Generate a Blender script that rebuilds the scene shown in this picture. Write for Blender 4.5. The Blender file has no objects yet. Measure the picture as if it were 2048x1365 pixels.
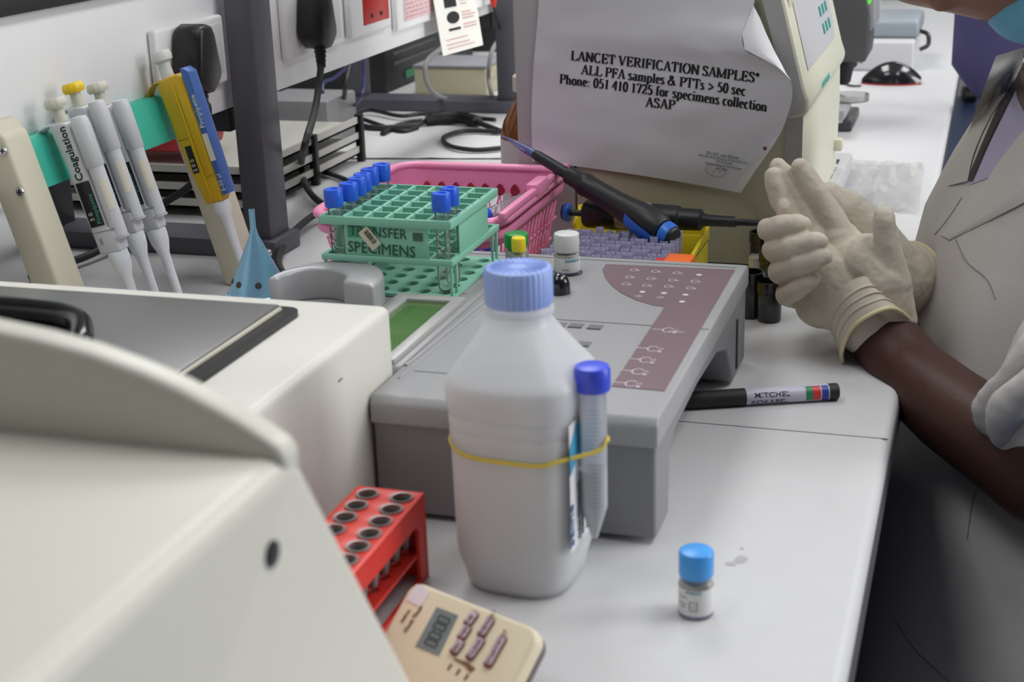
import bpy, bmesh, math, random
from math import sin, cos, pi, radians, sqrt
from mathutils import Vector as V, Matrix, noise
from mathutils.bvhtree import BVHTree
random.seed(7)
SC = bpy.context.scene
COL = SC.collection
# ------------------------------------------------------------------ camera solved from the photograph's vanishing points
FPX = 2937.0
CAM = V((0, 0, 0.47))
RX = V((0.9530, 0.0684, -0.2951)); 
Zc = -V((296, 8618, FPX)).normalized()
Yc = V((986, -1035, FPX)).normalized(); Yc = (Yc - Zc*Yc.dot(Zc)).normalized()
Xc = Yc.cross(Zc)
def ray(px, py):
    d = V((px-1024, py-682.5, FPX)).normalized()
    return V((Xc.dot(d), Yc.dot(d), Zc.dot(d)))
def Pz(px, py, z=0.0):
    d = ray(px, py); return CAM + d*((z-CAM.z)/d.z)
def Py(px, py, y):
    d = ray(px, py); return CAM + d*((y-CAM.y)/d.y)
def Px(px, py, x):
    d = ray(px, py); return CAM + d*((x-CAM.x)/d.x)
R3 = Matrix((Xc, Yc, Zc))           # world = R3 @ cam
cr = R3 @ V((1,0,0)); cu = -(R3 @ V((0,1,0))); cb = -(R3 @ V((0,0,1)))
cd = bpy.data.cameras.new('camera'); cam = bpy.data.objects.new('camera', cd); COL.objects.link(cam)
cam.matrix_world = Matrix(((cr.x,cu.x,cb.x,0),(cr.y,cu.y,cb.y,0),(cr.z,cu.z,cb.z,CAM.z),(0,0,0,1)))
cd.lens = FPX/2048*36; cd.sensor_width = 36; cd.clip_start = .02; cd.clip_end = 60
cd.dof.use_dof = True; cd.dof.focus_distance = 1.52; cd.dof.aperture_fstop = 10
SC.camera = cam

# ------------------------------------------------------------------ materials
def lin(c):
    return tuple(((v/255)/12.92 if v/255 <= .04045 else ((v/255+.055)/1.055)**2.4) for v in c)
MATS = {}
def mat(name, rgb, rough=.5, metal=0, bump=0, bscale=200, var=.0, vscale=8, spec=.5, coat=0, sss=0, emit=0, stretch=None, aniso=0):
    if name in MATS: return MATS[name]
    m = bpy.data.materials.new(name); m.use_nodes = True; nt = m.node_tree; b = nt.nodes['Principled BSDF']
    col = (*lin(rgb), 1)
    b.inputs['Base Color'].default_value = col
    b.inputs['Roughness'].default_value = rough; b.inputs['Metallic'].default_value = metal
    b.inputs['Specular IOR Level'].default_value = spec
    if coat: b.inputs['Coat Weight'].default_value = coat
    if sss:
        b.inputs['Subsurface Weight'].default_value = sss; b.inputs['Subsurface Radius'].default_value = (.01,.008,.006); b.inputs['Subsurface Scale'].default_value = .3
    if emit: b.inputs['Emission Color'].default_value = col; b.inputs['Emission Strength'].default_value = emit
    tc = nt.nodes.new('ShaderNodeTexCoord')
    src = tc.outputs['Object']
    if stretch:
        mp = nt.nodes.new('ShaderNodeMapping'); mp.inputs['Scale'].default_value = stretch
        nt.links.new(src, mp.inputs['Vector']); src = mp.outputs['Vector']
    n = nt.nodes.new('ShaderNodeTexNoise'); n.inputs['Scale'].default_value = vscale; n.inputs['Detail'].default_value = 4
    nt.links.new(src, n.inputs['Vector'])
    v = var if var else .04
    mx = nt.nodes.new('ShaderNodeMix'); mx.data_type = 'RGBA'
    mx.inputs[6].default_value = (*[c*(1-v) for c in col[:3]], 1); mx.inputs[7].default_value = (*[min(1, c*(1+v)) for c in col[:3]], 1)
    nt.links.new(n.outputs['Fac'], mx.inputs[0]); nt.links.new(mx.outputs[2], b.inputs['Base Color'])
    if bump:
        n2 = nt.nodes.new('ShaderNodeTexNoise'); n2.inputs['Scale'].default_value = bscale; n2.inputs['Detail'].default_value = 3
        nt.links.new(src, n2.inputs['Vector'])
        bp = nt.nodes.new('ShaderNodeBump'); bp.inputs['Strength'].default_value = bump; bp.inputs['Distance'].default_value = .001
        nt.links.new(n2.outputs['Fac'], bp.inputs['Height']); nt.links.new(bp.outputs['Normal'], b.inputs['Normal'])
    MATS[name] = m; return m
def clear(name, rgb, op=.12, rough=.05, spec=1.0):
    """thin clear plastic or glass: see-through with fresnel shine and a little body"""
    if name in MATS: return MATS[name]
    m = bpy.data.materials.new(name); m.use_nodes = True; nt = m.node_tree; nt.nodes.remove(nt.nodes['Principled BSDF'])
    out = nt.nodes['Material Output']
    tr = nt.nodes.new('ShaderNodeBsdfTransparent'); tr.inputs[0].default_value = (*[min(1, .62+.38*c) for c in lin(rgb)], 1)
    df = nt.nodes.new('ShaderNodeBsdfDiffuse'); df.inputs[0].default_value = (*lin(rgb), 1)
    tl = nt.nodes.new('ShaderNodeBsdfTranslucent'); tl.inputs[0].default_value = (*lin(rgb), 1)
    gl = nt.nodes.new('ShaderNodeBsdfGlossy'); gl.inputs['Roughness'].default_value = rough
    lw = nt.nodes.new('ShaderNodeLayerWeight'); lw.inputs[0].default_value = .35
    body = nt.nodes.new('ShaderNodeMixShader'); body.inputs[0].default_value = .5
    nt.links.new(df.outputs[0], body.inputs[1]); nt.links.new(tl.outputs[0], body.inputs[2])
    m1 = nt.nodes.new('ShaderNodeMixShader')
    ma = nt.nodes.new('ShaderNodeMath'); ma.operation = 'MULTIPLY_ADD'; ma.inputs[1].default_value = .5*(1-op); ma.inputs[2].default_value = op
    nt.links.new(lw.outputs['Facing'], ma.inputs[0]); nt.links.new(ma.outputs[0], m1.inputs[0])
    nt.links.new(tr.outputs[0], m1.inputs[1]); nt.links.new(body.outputs[0], m1.inputs[2])
    fr = nt.nodes.new('ShaderNodeFresnel'); fr.inputs[0].default_value = 1.28
    m2 = nt.nodes.new('ShaderNodeMixShader'); nt.links.new(fr.outputs[0], m2.inputs[0])
    nt.links.new(m1.outputs[0], m2.inputs[1]); nt.links.new(gl.outputs[0], m2.inputs[2]); nt.links.new(m2.outputs[0], out.inputs[0])
    MATS[name] = m; return m

# ------------------------------------------------------------------ mesh helpers
def rot_to(axis):
    return V((0,0,1)).rotation_difference(V(axis).normalized()).to_matrix().to_4x4()
class MB:
    def __init__(s): s.bm = bmesh.new()
    def _add(s, b, M=None, bev=0, seg=2):
        if bev:
            es = [e for e in b.edges if len(e.link_faces) == 2 and e.calc_face_angle(0) > .6]
            bmesh.ops.bevel(b, geom=es, offset=bev, segments=seg, affect='EDGES', profile=.5, clamp_overlap=True)
        if M is not None: bmesh.ops.transform(b, matrix=M, verts=b.verts)
        me = bpy.data.meshes.new('t'); b.to_mesh(me); b.free(); s.bm.from_mesh(me); bpy.data.meshes.remove(me); return s
    def box(s, x0, x1, y0, y1, z0, z1, bev=0, seg=2, M=None):
        b = bmesh.new(); bmesh.ops.create_cube(b, size=1)
        for v in b.verts: v.co = V(((x0+x1)/2+v.co.x*(x1-x0), (y0+y1)/2+v.co.y*(y1-y0), (z0+z1)/2+v.co.z*(z1-z0)))
        return s._add(b, M, bev, seg)
    def prism(s, pts, axis, a, b_, bev=0, seg=2, M=None):
        """2-D outline extruded along x, y or z; outline axes are the other two in xyz order"""
        b = bmesh.new()
        def mk(p, t): return {'x': (t, p[0], p[1]), 'y': (p[0], t, p[1]), 'z': (p[0], p[1], t)}[axis]
        lo = [b.verts.new(mk(p, a)) for p in pts]; hi = [b.verts.new(mk(p, b_)) for p in pts]
        n = len(pts); b.faces.new(lo); b.faces.new(hi[::-1])
        for i in range(n): b.faces.new((lo[i], hi[i], hi[(i+1)%n], lo[(i+1)%n])) 
        bmesh.ops.recalc_face_normals(b, faces=b.faces)
        return s._add(b, M, bev, seg)
    def plate(s, outer, holes, t0, t1, M=None, bev=0):
        """flat outline with holes in xy, thickness t0..t1 in z"""
        b = bmesh.new()
        for loop in [outer]+holes:
            vs = [b.verts.new((p[0], p[1], t0)) for p in loop]
            for i in range(len(vs)): b.edges.new((vs[i], vs[(i+1)%len(vs)]))
        bmesh.ops.triangle_fill(b, use_beauty=True, edges=b.edges[:])
        g = bmesh.ops.extrude_face_region(b, geom=b.faces[:])
        for e in g['geom']:
            if isinstance(e, bmesh.types.BMVert): e.co.z = t1
        bmesh.ops.recalc_face_normals(b, faces=b.faces)
        return s._add(b, M, bev)
    def tube(s, path, r, seg=12, cap=True, closed=False, flat=1.0, M=None):
        b = bmesh.new(); P = [V(p) for p in path]; n = len(P); rs = r if isinstance(r, (list, tuple)) else [r]*n
        rings = []; up = None
        for i in range(n):
            if closed: t = (P[(i+1)%n]-P[i-1])
            else: t = (P[min(i+1, n-1)]-P[max(i-1, 0)])
            t = t.normalized() if t.length > 1e-9 else V((0,0,1))
            if up is None:
                up = t.orthogonal().normalized() if abs(t.z) > .95 else V((0,0,1))
            sd = t.cross(up); sd = sd.normalized() if sd.length > 1e-6 else t.orthogonal().normalized()
            up = sd.cross(t).normalized()
            rings.append([b.verts.new(P[i]+(sd*cos(2*pi*k/seg)+up*flat*sin(2*pi*k/seg))*rs[i]) for k in range(seg)])
        for i in range(n if closed else n-1):
            A, B = rings[i], rings[(i+1)%n]
            for k in range(seg): b.faces.new((A[k], A[(k+1)%seg], B[(k+1)%seg], B[k]))
        if cap and not closed:
            b.faces.new(rings[0][::-1]); b.faces.new(rings[-1])
        bmesh.ops.recalc_face_normals(b, faces=b.faces)
        return s._add(b, M)
    def lathe(s, prof, o=(0,0,0), axis=(0,0,1), seg=32, ripple=0, rn=0, M=None):
        b = bmesh.new(); rings = []
        for (r, z) in prof:
            if r < 1e-6: rings.append([b.verts.new((0,0,z))])
            else: rings.append([b.verts.new(((r*(1+(ripple*(1 if (k*rn*2//seg)%2 else 0) if rn else 0)))*cos(2*pi*k/seg), (r*(1+(ripple*(1 if (k*rn*2//seg)%2 else 0) if rn else 0)))*sin(2*pi*k/seg), z)) for k in range(seg)])
        for A, B in zip(rings, rings[1:]):
            for k in range(seg):
                k2 = (k+1)%seg
                if len(A) == 1 and len(B) == 1: continue
                if len(A) == 1: b.faces.new((A[0], B[k2], B[k]))
                elif len(B) == 1: b.faces.new((A[k], A[k2], B[0]))
                else: b.faces.new((A[k], A[k2], B[k2], B[k]))
        bmesh.ops.recalc_face_normals(b, faces=b.faces)
        bmesh.ops.transform(b, matrix=Matrix.Translation(V(o)) @ rot_to(axis), verts=b.verts)
        return s._add(b, M)
    def loft(s, rings, cap=True, closed=True, M=None):
        b = bmesh.new(); R = [[b.verts.new(p) for p in r] for r in rings]; n = len(R[0])
        for A, B in zip(R, R[1:]):
            for k in range(n if closed else n-1): b.faces.new((A[k], A[(k+1)%n], B[(k+1)%n], B[k]))
        if cap and closed:
            b.faces.new(R[0][::-1]); b.faces.new(R[-1])
        bmesh.ops.recalc_face_normals(b, faces=b.faces)
        return s._add(b, M)
    def ball(s, c, r, u=20, v=12, M=None):
        b = bmesh.new(); bmesh.ops.create_uvsphere(b, u_segments=u, v_segments=v, radius=1)
        rr = r if isinstance(r, (tuple, list)) else (r, r, r)
        for w in b.verts: w.co = V((c[0]+w.co.x*rr[0], c[1]+w.co.y*rr[1], c[2]+w.co.z*rr[2]))
        return s._add(b, M)
    def poly(s, pts, M=None):
        b = bmesh.new(); b.faces.new([b.verts.new(p) for p in pts]); return s._add(b, M)
    def build(s, name, m, parent=None, ang=38, flat=False):
        me = bpy.data.meshes.new(name); off = woff(parent)
        for v in s.bm.verts: v.co -= off
        s.bm.to_mesh(me); s.bm.free()
        if not flat:
            for p in me.polygons: p.use_smooth = True
            me.set_sharp_from_angle(angle=radians(ang))
        me.materials.append(m)
        o = bpy.data.objects.new(name, me); COL.objects.link(o)
        if parent is not None: o.parent = parent
        return o
def woff(o):
    t = V((0,0,0))
    while o is not None: t += o.location; o = o.parent
    return t
def thing(name, label, cat, loc=(0,0,0), group=None):
    o = bpy.data.objects.new(name, None); COL.objects.link(o); o.location = loc; o.empty_display_size = .01
    o['label'] = label; o['category'] = cat
    if group: o['group'] = group
    return o
def tag(o, label, cat, group=None, kind=None):
    o['label'] = label; o['category'] = cat
    if group: o['group'] = group
    if kind: o['kind'] = kind
    return o
def struct(o): o['kind'] = 'structure'; return o
def rebase(o, p):
    """move a one-mesh thing's origin to p"""
    p = V(p)
    for v in o.data.vertices: v.co -= p
    o.location = p; return o
def dup(root, loc, rot=(0,0,0), label=None, group=None):
    r = root.copy(); COL.objects.link(r); r.location = loc; r.rotation_euler = rot
    if label: r['label'] = label
    if group: r['group'] = group
    for ch in list(root.children):
        c = ch.copy(); COL.objects.link(c); c.parent = r
        for g in ch.children:
            d = g.copy(); COL.objects.link(d); d.parent = c
    return r
def spline(pts, n=8, closed=False):
    P = [V(p) for p in pts]; out = []; N = len(P)
    rng = range(N) if closed else range(N-1)
    for i in rng:
        p0 = P[i-1] if (closed or i > 0) else P[i]*2-P[i+1]; p1 = P[i]; p2 = P[(i+1)%N]
        p3 = P[(i+2)%N] if (closed or i+2 < N) else p2*2-p1
        for k in range(n):
            t = k/n; out.append(.5*((2*p1)+(p2-p0)*t+(2*p0-5*p1+4*p2-p3)*t*t+(3*p1-p0-3*p2+p3)*t**3))
    if not closed: out.append(P[-1])
    return out
def rrect(x0, x1, y0, y1, r, n=5):
    out = []
    for cx, cy, a in ((x1-r, y1-r, 0), (x0+r, y1-r, 90), (x0+r, y0+r, 180), (x1-r, y0+r, 270)):
        for k in range(n+1):
            t = radians(a+90*k/n); out.append((cx+r*cos(t), cy+r*sin(t)))
    return out
def circ(x, y, r, n=16, ry=None):
    return [(x+r*cos(2*pi*k/n), y+(ry or r)*sin(2*pi*k/n)) for k in range(n)]
def frame(o, ux, uy):
    """matrix whose local x,y run along ux,uy at o"""
    ux = V(ux).normalized(); uz = ux.cross(V(uy)).normalized(); uy = uz.cross(ux)
    M = Matrix((ux, uy, uz)).transposed().to_4x4(); M.translation = V(o); return M
def text(s, size, M, m, parent, name='lettering', bold=0, align='LEFT', xs=1.0, th=.0002):
    cu_ = bpy.data.curves.new('f', 'FONT'); cu_.body = s; cu_.size = size; cu_.offset = bold*size; cu_.align_x = align; cu_.extrude = th; cu_.resolution_u = 2
    to = bpy.data.objects.new('f', cu_); COL.objects.link(to)
    dg = bpy.context.evaluated_depsgraph_get(); me = bpy.data.meshes.new_from_object(to.evaluated_get(dg))
    bpy.data.objects.remove(to); bpy.data.curves.remove(cu_)
    off = woff(parent)
    for v in me.vertices:
        v.co = M @ V((v.co.x*xs, v.co.y, v.co.z)) - off
    me.name = name; me.materials.clear(); me.materials.append(m)
    o = bpy.data.objects.new(name, me); COL.objects.link(o); o.parent = parent; return o

# serif lettering drawn with a broad pen: thick uprights, thin crossbars, flat feet
def arc(cx, cy, rx, ry, a0, a1, n=14):
    return [(cx+rx*cos(radians(a0+(a1-a0)*k/n)), cy+ry*sin(radians(a0+(a1-a0)*k/n))) for k in range(n+1)]
X = .66
GL = {
'L': (.64, [[(.17,0),(.17,1)],[(.05,.02),(.58,.02),(.62,.24)]], [(.17,1)]),
'A': (.72, [[(.1,0),(.36,1)],[(.36,1),(.62,0)],[(.18,.33),(.54,.33)]], [(.1,0),(.62,0)]),
'N': (.74, [[(.14,0),(.14,1)],[(.14,1),(.62,0)],[(.62,0),(.62,1)]], [(.14,0),(.1,1),(.62,1)]),
'C': (.7, [arc(.39,.5,.29,.5,48,312)+[(.6,.2)]], []),
'E': (.66, [[(.17,0),(.17,1)],[(.05,.02),(.56,.02),(.6,.22)],[(.05,.98),(.55,.98),(.57,.8)],[(.17,.52),(.44,.52)],[(.44,.4),(.44,.64)]], []),
'T': (.66, [[(.33,0),(.33,1)],[(.05,.78),(.07,.98),(.59,.98),(.61,.78)]], [(.33,0)]),
'V': (.72, [[(.1,1),(.36,0)],[(.36,0),(.62,1)]], [(.1,1),(.62,1)]),
'R': (.72, [[(.17,0),(.17,1)],[(.17,.98)]+arc(.34,.76,.22,.22,90,-90)+[(.17,.52)],[(.36,.52),(.62,.02)]], [(.17,0),(.64,0),(.12,1)]),
'P': (.62, [[(.17,0),(.17,1)],[(.17,.98)]+arc(.34,.74,.22,.24,90,-90)+[(.17,.48)]], [(.17,0),(.12,1)]),
'I': (.36, [[(.18,0),(.18,1)]], [(.18,0),(.18,1)]),
'F': (.6, [[(.17,0),(.17,1)],[(.05,.98),(.53,.98),(.55,.78)],[(.17,.52),(.42,.52)],[(.42,.4),(.42,.64)]], [(.17,0)]),
'O': (.76, [arc(.38,.5,.29,.5,0,360,24)], []),
'S': (.56, [[(.46,.74)]+arc(.28,.75,.18,.24,20,200,10)+[(.3,.52)]+arc(.27,.25,.2,.24,50,-165,12)], []),
'M': (.92, [[(.13,0),(.13,1)],[(.13,1),(.46,.05)],[(.46,.05),(.78,1)],[(.78,0),(.78,1)]], [(.13,0),(.78,0),(.1,1),(.81,1)]),
'*': (.42, [[(.2,.98),(.2,.62)],[(.06,.9),(.34,.7)],[(.06,.7),(.34,.9)]], []),
's': (.42, [arc(.2,.52,.12,.13,20,200,8)+[(.22,.36)]+arc(.2,.15,.13,.14,50,-165,9)], []),
'a': (.5, [arc(.22,.5,.14,.15,150,20,8)+[(.36,.45),(.36,.05),(.45,.02)],arc(.22,.18,.13,.16,60,320,12)], []),
'm': (.84, [[(.13,0),(.13,.64)],arc(.28,.46,.13,.17,150,0,8)+[(.41,0)],arc(.56,.46,.14,.17,150,0,8)+[(.7,0)]], [(.13,0),(.41,0),(.7,0),(.1,.64)]),
'p': (.56, [[(.13,-.28),(.13,.64)],arc(.28,.32,.18,.32,150,-150,14)], [(.13,-.28),(.1,.64)]),
'l': (.28, [[(.14,0),(.14,1)]], [(.14,0),(.1,1)]),
'e': (.46, [[(.1,.36),(.38,.36)]+arc(.24,.33,.15,.31,20,310,14)], []),
'&': (.82, [[(.7,.02),(.28,.68)]+arc(.33,.82,.12,.16,200,-60,10)+arc(.28,.26,.2,.26,110,320,12)+[(.62,.5)]], []),
'>': (.62, [[(.08,.72),(.54,.4)],[(.54,.4),(.08,.08)]], []),
'5': (.52, [[(.44,.97),(.16,.97),(.12,.55)]+arc(.24,.31,.18,.3,110,-140,14)], []),
'0': (.52, [arc(.26,.5,.17,.5,0,360,20)], []),
'c': (.44, [arc(.25,.32,.17,.32,50,310,14)], []),
'P:': (0, [], []),
'h': (.56, [[(.13,0),(.13,1)],arc(.28,.46,.14,.17,150,0,8)+[(.42,0)]], [(.13,0),(.42,0),(.1,1)]),
'o': (.5, [arc(.25,.32,.17,.32,0,360,18)], []),
'n': (.56, [[(.13,0),(.13,.64)],arc(.28,.46,.14,.17,150,0,8)+[(.42,0)]], [(.13,0),(.42,0),(.1,.64)]),
':': (.3, [[(.14,.02),(.14,.12)],[(.14,.5),(.14,.6)]], []),
'1': (.5, [[(.26,0),(.26,.98),(.14,.86)]], [(.26,0)]),
'4': (.52, [[(.36,0),(.36,.98)],[(.36,.98),(.05,.3),(.48,.3)]], []),
'7': (.52, [[(.07,.78),(.1,.97),(.46,.97)],[(.46,.97),(.2,0)]], []),
'2': (.52, [arc(.25,.72,.16,.26,160,-20,10)+[(.08,.03),(.42,.03),(.46,.18)]], []),
'f': (.36, [[(.15,0),(.15,.75)]+arc(.27,.78,.12,.2,180,50,8),[(.04,.6),(.3,.6)]], [(.15,0)]),
'r': (.44, [[(.13,0),(.13,.64)],[(.13,.42),(.22,.58),(.36,.6)]], [(.13,0),(.1,.64)]),
'i': (.28, [[(.14,0),(.14,.64)],[(.14,.84),(.14,.95)]], [(.14,0),(.1,.64)]),
't': (.34, [[(.15,.9),(.15,.1),(.22,.02),(.32,.08)],[(.03,.62),(.3,.62)]], []),
' ': (.27, [], [])}
def serif(s, T=.19, t=.07):
    """-> (quads in text units, width)"""
    x = 0; Q = []
    for ch in s:
        w, st, sf = GL[ch]
        for pl in st:
            n = len(pl); L = []; Rr = []
            for i in range(n):
                a = pl[max(i-1, 0)]; c = pl[min(i+1, n-1)]; dx, dy = c[0]-a[0], c[1]-a[1]; l = math.hypot(dx, dy) or 1
                dx /= l; dy /= l
                k = abs(dy)
                if n == 2 and dy*dx > .05 and dy > 0 and ch in 'AVMNR': k *= .25     # thin up-strokes
                wd = (t+(T-t)*k)/2
                L.append((x+pl[i][0]-dy*wd, pl[i][1]+dx*wd)); Rr.append((x+pl[i][0]+dy*wd, pl[i][1]-dx*wd))
            for i in range(n-1): Q.append((L[i], L[i+1], Rr[i+1], Rr[i]))
        for (fx, fy) in sf:
            d = -.0 if fy >= .6 else 0
            y0 = fy-t if fy > .5 else fy
            Q.append(((x+fx-.13, y0), (x+fx+.13, y0), (x+fx+.13, y0+t), (x+fx-.13, y0+t)))
        x += w
    return Q, x
# ------------------------------------------------------------------ common materials
WHITE = mat('white_plastic', (214,214,212), .4, bump=.1)
CREAM = mat('cream_plastic', (216,214,198), .42, bump=.12)
BLACK = mat('black_plastic', (22,22,24), .35)
SOFTBLACK = mat('matt_black', (34,34,36), .6, bump=.15, bscale=600)
GLASS = clear('clear_glass', (248,250,250), .08)
FILM = clear('clear_film', (240,240,240), .25, .15)
INK = mat('black_ink', (25,25,28), .7)
PAPER = mat('paper', (222,222,224), .75, bump=.25, bscale=25)
CHROME = mat('steel', (190,190,190), .25, 1)
# ================================================================== SETTING
BENCHM = mat('bench_laminate', (200,200,201), .42, var=.03, vscale=30)
def plain(name, m, *a, **k):
    o = MB().box(*a, **k).build(name, m); return struct(o)
plain('floor', mat('floor_vinyl', (66,88,132), .35, var=.12, vscale=2), -3.2, 3.2, -2.5, 8.2, -.92, -.9)
plain('ceiling', mat('ceiling_paint', (225,225,222), .8), -3.2, 3.2, -2.5, 8.2, 1.85, 1.9)
WALLM = mat('wall_paint', (205,204,196), .7, var=.03)
plain('wall_back', WALLM, -3.2, 3.2, 8.2, 8.3, -.92, 1.9)
plain('wall_left', WALLM, -3.3, -3.2, -2.5, 8.2, -.92, 1.9)
plain('wall_right', WALLM, 3.2, 3.3, -2.5, 8.2, -.92, 1.9)
plain('wall_front', mat('wall_low_bounce', (92,92,96), .8), -3.2, 3.2, -2.6, -2.5, -.92, 1.9)  # unseen wall, coloured dark so it bounces less light onto the scene

# bench
BX = -.0545
t = thing('lab_bench', 'long white laminate laboratory bench running away under all the equipment', 'bench', (-1, 2, -.9))
prof = [(-1.95,-.03),(-1.95,0)] + [(BX-.008+.008*sin(radians(a)), -.008+.008*cos(radians(a))) for a in (0,30,60,90)] + [(BX,-.03)]
MB().prism(prof, 'y', -.5, 4.45).build('worktop', BENCHM, t)
MB().box(BX-.0005, BX+.0012, -.5, 4.45, -.034, -.0105).build('edge_shade_band', mat('edge_shade', (70,70,72), .6), t)  # shadow on the worktop's side, painted as a dark strip
MB().box(-1.9, -.14, -.45, 4.4, -.9, -.0302).build('cabinet_base', mat('bench_carcass', (120,120,122), .6), t)
sm = MB(); a = Pz(1390,846); b = Pz(1745,880)
sm.box(-1.0, BX-.002, a.y-.0006, a.y+.0006, -.0005, .0003)
sm.build('joint_line', mat('seam_dark', (105,105,108), .7), t)
# faint damp marks near the vial
mk = MB()
for (px,py,rx,ry) in ((1482,1120,.0045,.003),(1462,1129,.004,.0015),(1484,1098,.0015,.001)):
    p = Pz(px,py); mk.prism([(p.x+rx*cos(k*pi/6)*(1+.2*sin(k*2)), p.y+ry*2*sin(k*pi/6)) for k in range(12)], 'z', 0, .0002)
mk.build('stain', mat('stain', (178,178,180), .3), t)

# ------------------------------------------------ service panel, steel frames, sockets
GREY = mat('frame_steel', (84,84,92), .45, bump=.1, var=.05)
PX = -.86
t = thing('service_panel', 'long white raised panel carrying the row of wall sockets over the bench', 'panel', (PX,1.5,.178))
MB().box(PX-.04, PX, .1, 2.66, .178, .334, bev=.0015).build('face_board', mat('panel_laminate', (240,240,241), .4), t)
t = thing('upper_shelf', 'shelf with a black front edge running above the white socket panel', 'shelf', (-1,1.2,.335))
MB().box(PX-.30, PX+.012, .1, 1.53, .3342, .352, bev=.002).build('shelf_board', mat('shelf_black', (30,30,33), .5), t)
MB().box(PX-.29, PX+.002, .12, 1.52, .3522, .3545).build('liner', mat('shelf_liner', (120,128,150), .5), t)
def steel_frame(y, label, foot_x=-1.16):
    t = thing('steel_frame', label, 'frame', (-.84, y, 0))
    MB().box(-.848, -.812, y-.025, y+.025, .0, .5, bev=.003).build('front_post', GREY, t)
    MB().box(-1.15, -1.115, y-.02, y+.02, .0, .5, bev=.003).build('rear_post', GREY, t)
    MB().box(foot_x, -.8025, y-.035, y+.035, .0, .022, bev=.003).build('foot_bar', GREY, t)
    MB().box(-1.15, -.86, y-.012, y+.012, .15, .1775, bev=.002).build('cross_bar', mat('cross_bar_dark', (58,58,62), .6), t)
    return t
steel_frame(1.575, 'dark grey steel frame nearer the camera, its post between two socket plates')
steel_frame(2.565, 'dark grey steel frame farther off, half hidden behind the instrument with the notice')

SOCK = mat('socket_white', (243,243,243), .3)
def plate(y0, y1, z0, z1, label, inner=None, imat=None, name='wall_socket'):
    t = thing(name, label, 'socket', (PX, (y0+y1)/2, z0))
    MB().box(PX+.0002, PX+.011, y0, y1, z0, z1, bev=.004, seg=3).build('cover_plate', SOCK, t)
    iy0, iy1, iz0, iz1 = inner
    fr = MB().box(PX+.0108, PX+.0122, iy0, iy1, iz0, iz1, bev=.0004).build('socket_insert', imat or SOCK, t)
    return t, fr
def yz(px, py, x=PX+.011): p = Px(px, py, x); return p.y, p.z
t, f = plate(1.398, 1.549, .213, .291, 'square white socket plate left of the steel post, black plug in it', inner=(1.46,1.54,.226,.282), imat=mat('insert_pale', (226,226,226), .4))
t, f = plate(1.71, 1.888, .212, .30, 'white socket plate right of the steel post with black plug and hanging cord', inner=(1.76,1.875,.222,.292), imat=mat('insert_pale', (226,226,226), .4))
RED = mat('red_socket', (196,30,22), .35)
t, f = plate(1.912, 2.062, .214, .30, 'white plate with a bright red three-hole socket', inner=(1.956,2.05,.228,.295), imat=RED)
h = MB()
for (yy, zz) in ((1.985,.2385),(2.02,.2385),(2.003,.262)): h.box(PX+.0123, PX+.0128, yy-.004, yy+.004, zz-.003, zz+.003)
h.build('pin_hole', BLACK, f)
t, f = plate(2.085, 2.258, .203, .30, 'white socket plate covered by a pale pink printed sticker', inner=(2.11,2.25,.215,.295), imat=mat('pink_sticker', (232,200,202), .6, var=.12, vscale=60))
ln = MB()
for k in range(11):
    z = .22+k*.0065; y = 2.115
    while y < 2.24:
        w = random.uniform(.004,.016); ln.box(PX+.0123, PX+.0126, y, min(y+w,2.245), z, z+.0016); y += w+random.uniform(.004,.01)
ln.build('print', mat('pink_print', (205,140,145), .7), f)
t, f = plate(2.45, 2.56, .196, .30, 'last white socket plate on the panel, next to the far post', inner=(2.47,2.54,.21,.29), imat=mat('insert_pale', (226,226,226), .4))
t = thing('cable_clip', 'small red plug with a black lead at the far end of the socket panel', 'plug', (PX+.02,2.5,.2))
q = Px(987,8,PX+.03)
MB().tube([q+V((0,0,.03)), q+V((0,0,.004)), q-V((0,0,.006))], [.006,.006,.003], 10).build('plug_body', mat('red_plug', (200,40,35), .4), t)
MB().tube(spline([q-V((0,0,.004)), Px(1000,60,PX+.02), Px(1012,110,PX+.0)-V((0,0,0)), Px(1000,150,PX-.08)],6), .0025, 8).build('lead', SOFTBLACK, t)

def plug(px, py, label, cordpts, x0=PX+.0125):
    c = Px(px, py, x0+.03); y, z = c.y, c.z
    t = thing('power_plug', label, 'plug', (x0, y, z))
    out = [(y-.012,z+.036),(y-.017,z+.026),(y-.021,z+.006),(y-.025,z-.012),(y-.024,z-.022),(y-.012,z-.032),(y-.005,z-.036),(y+.005,z-.036),(y+.012,z-.032),(y+.024,z-.022),(y+.025,z-.012),(y+.021,z+.006),(y+.017,z+.026),(y+.012,z+.036),(y,z+.039)]
    MB().prism(out, 'x', x0, x0+.036, bev=.005, seg=3).build('plug_body', BLACK, t)
    s = MB(); 
    for k in range(5): s.lathe([(0,0),(.0085-.0006*k,0),(.0085-.0006*k,.004),(.006,.0045),(.006,.0058),(0,.0058)], o=(x0+.02,y,z-.033-.0055*k), axis=(0,0,-1), seg=14)
    s.build('strain_relief', BLACK, t)
    pts = [V((x0+.02,y,z-.055))]+cordpts
    MB().tube(spline(pts,8), .0047, 10).build('cord', SOFTBLACK, t)
    return t
plug(412,120, 'black power plug in the left socket plate, above the pipette stand', [Px(415,215,PX+.03), Px(412,285,PX+.02), Px(385,365,-.90), Px(330,405,-.95), Pz(290,435,.03), Pz(200,500,.012), Pz(110,535,.01), Pz(60,556,.006)])
plug(650,40, 'black power plug right of the steel post with thick cord dropping to the bench',
     [Px(640,150,PX+.035), Px(630,220,PX+.05), Px(610,290,PX+.09), Pz(603,330,.028), Pz(612,372,.016), Pz(640,405,.008), Pz(690,425,.006), Pz(760,430,.006)])
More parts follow.
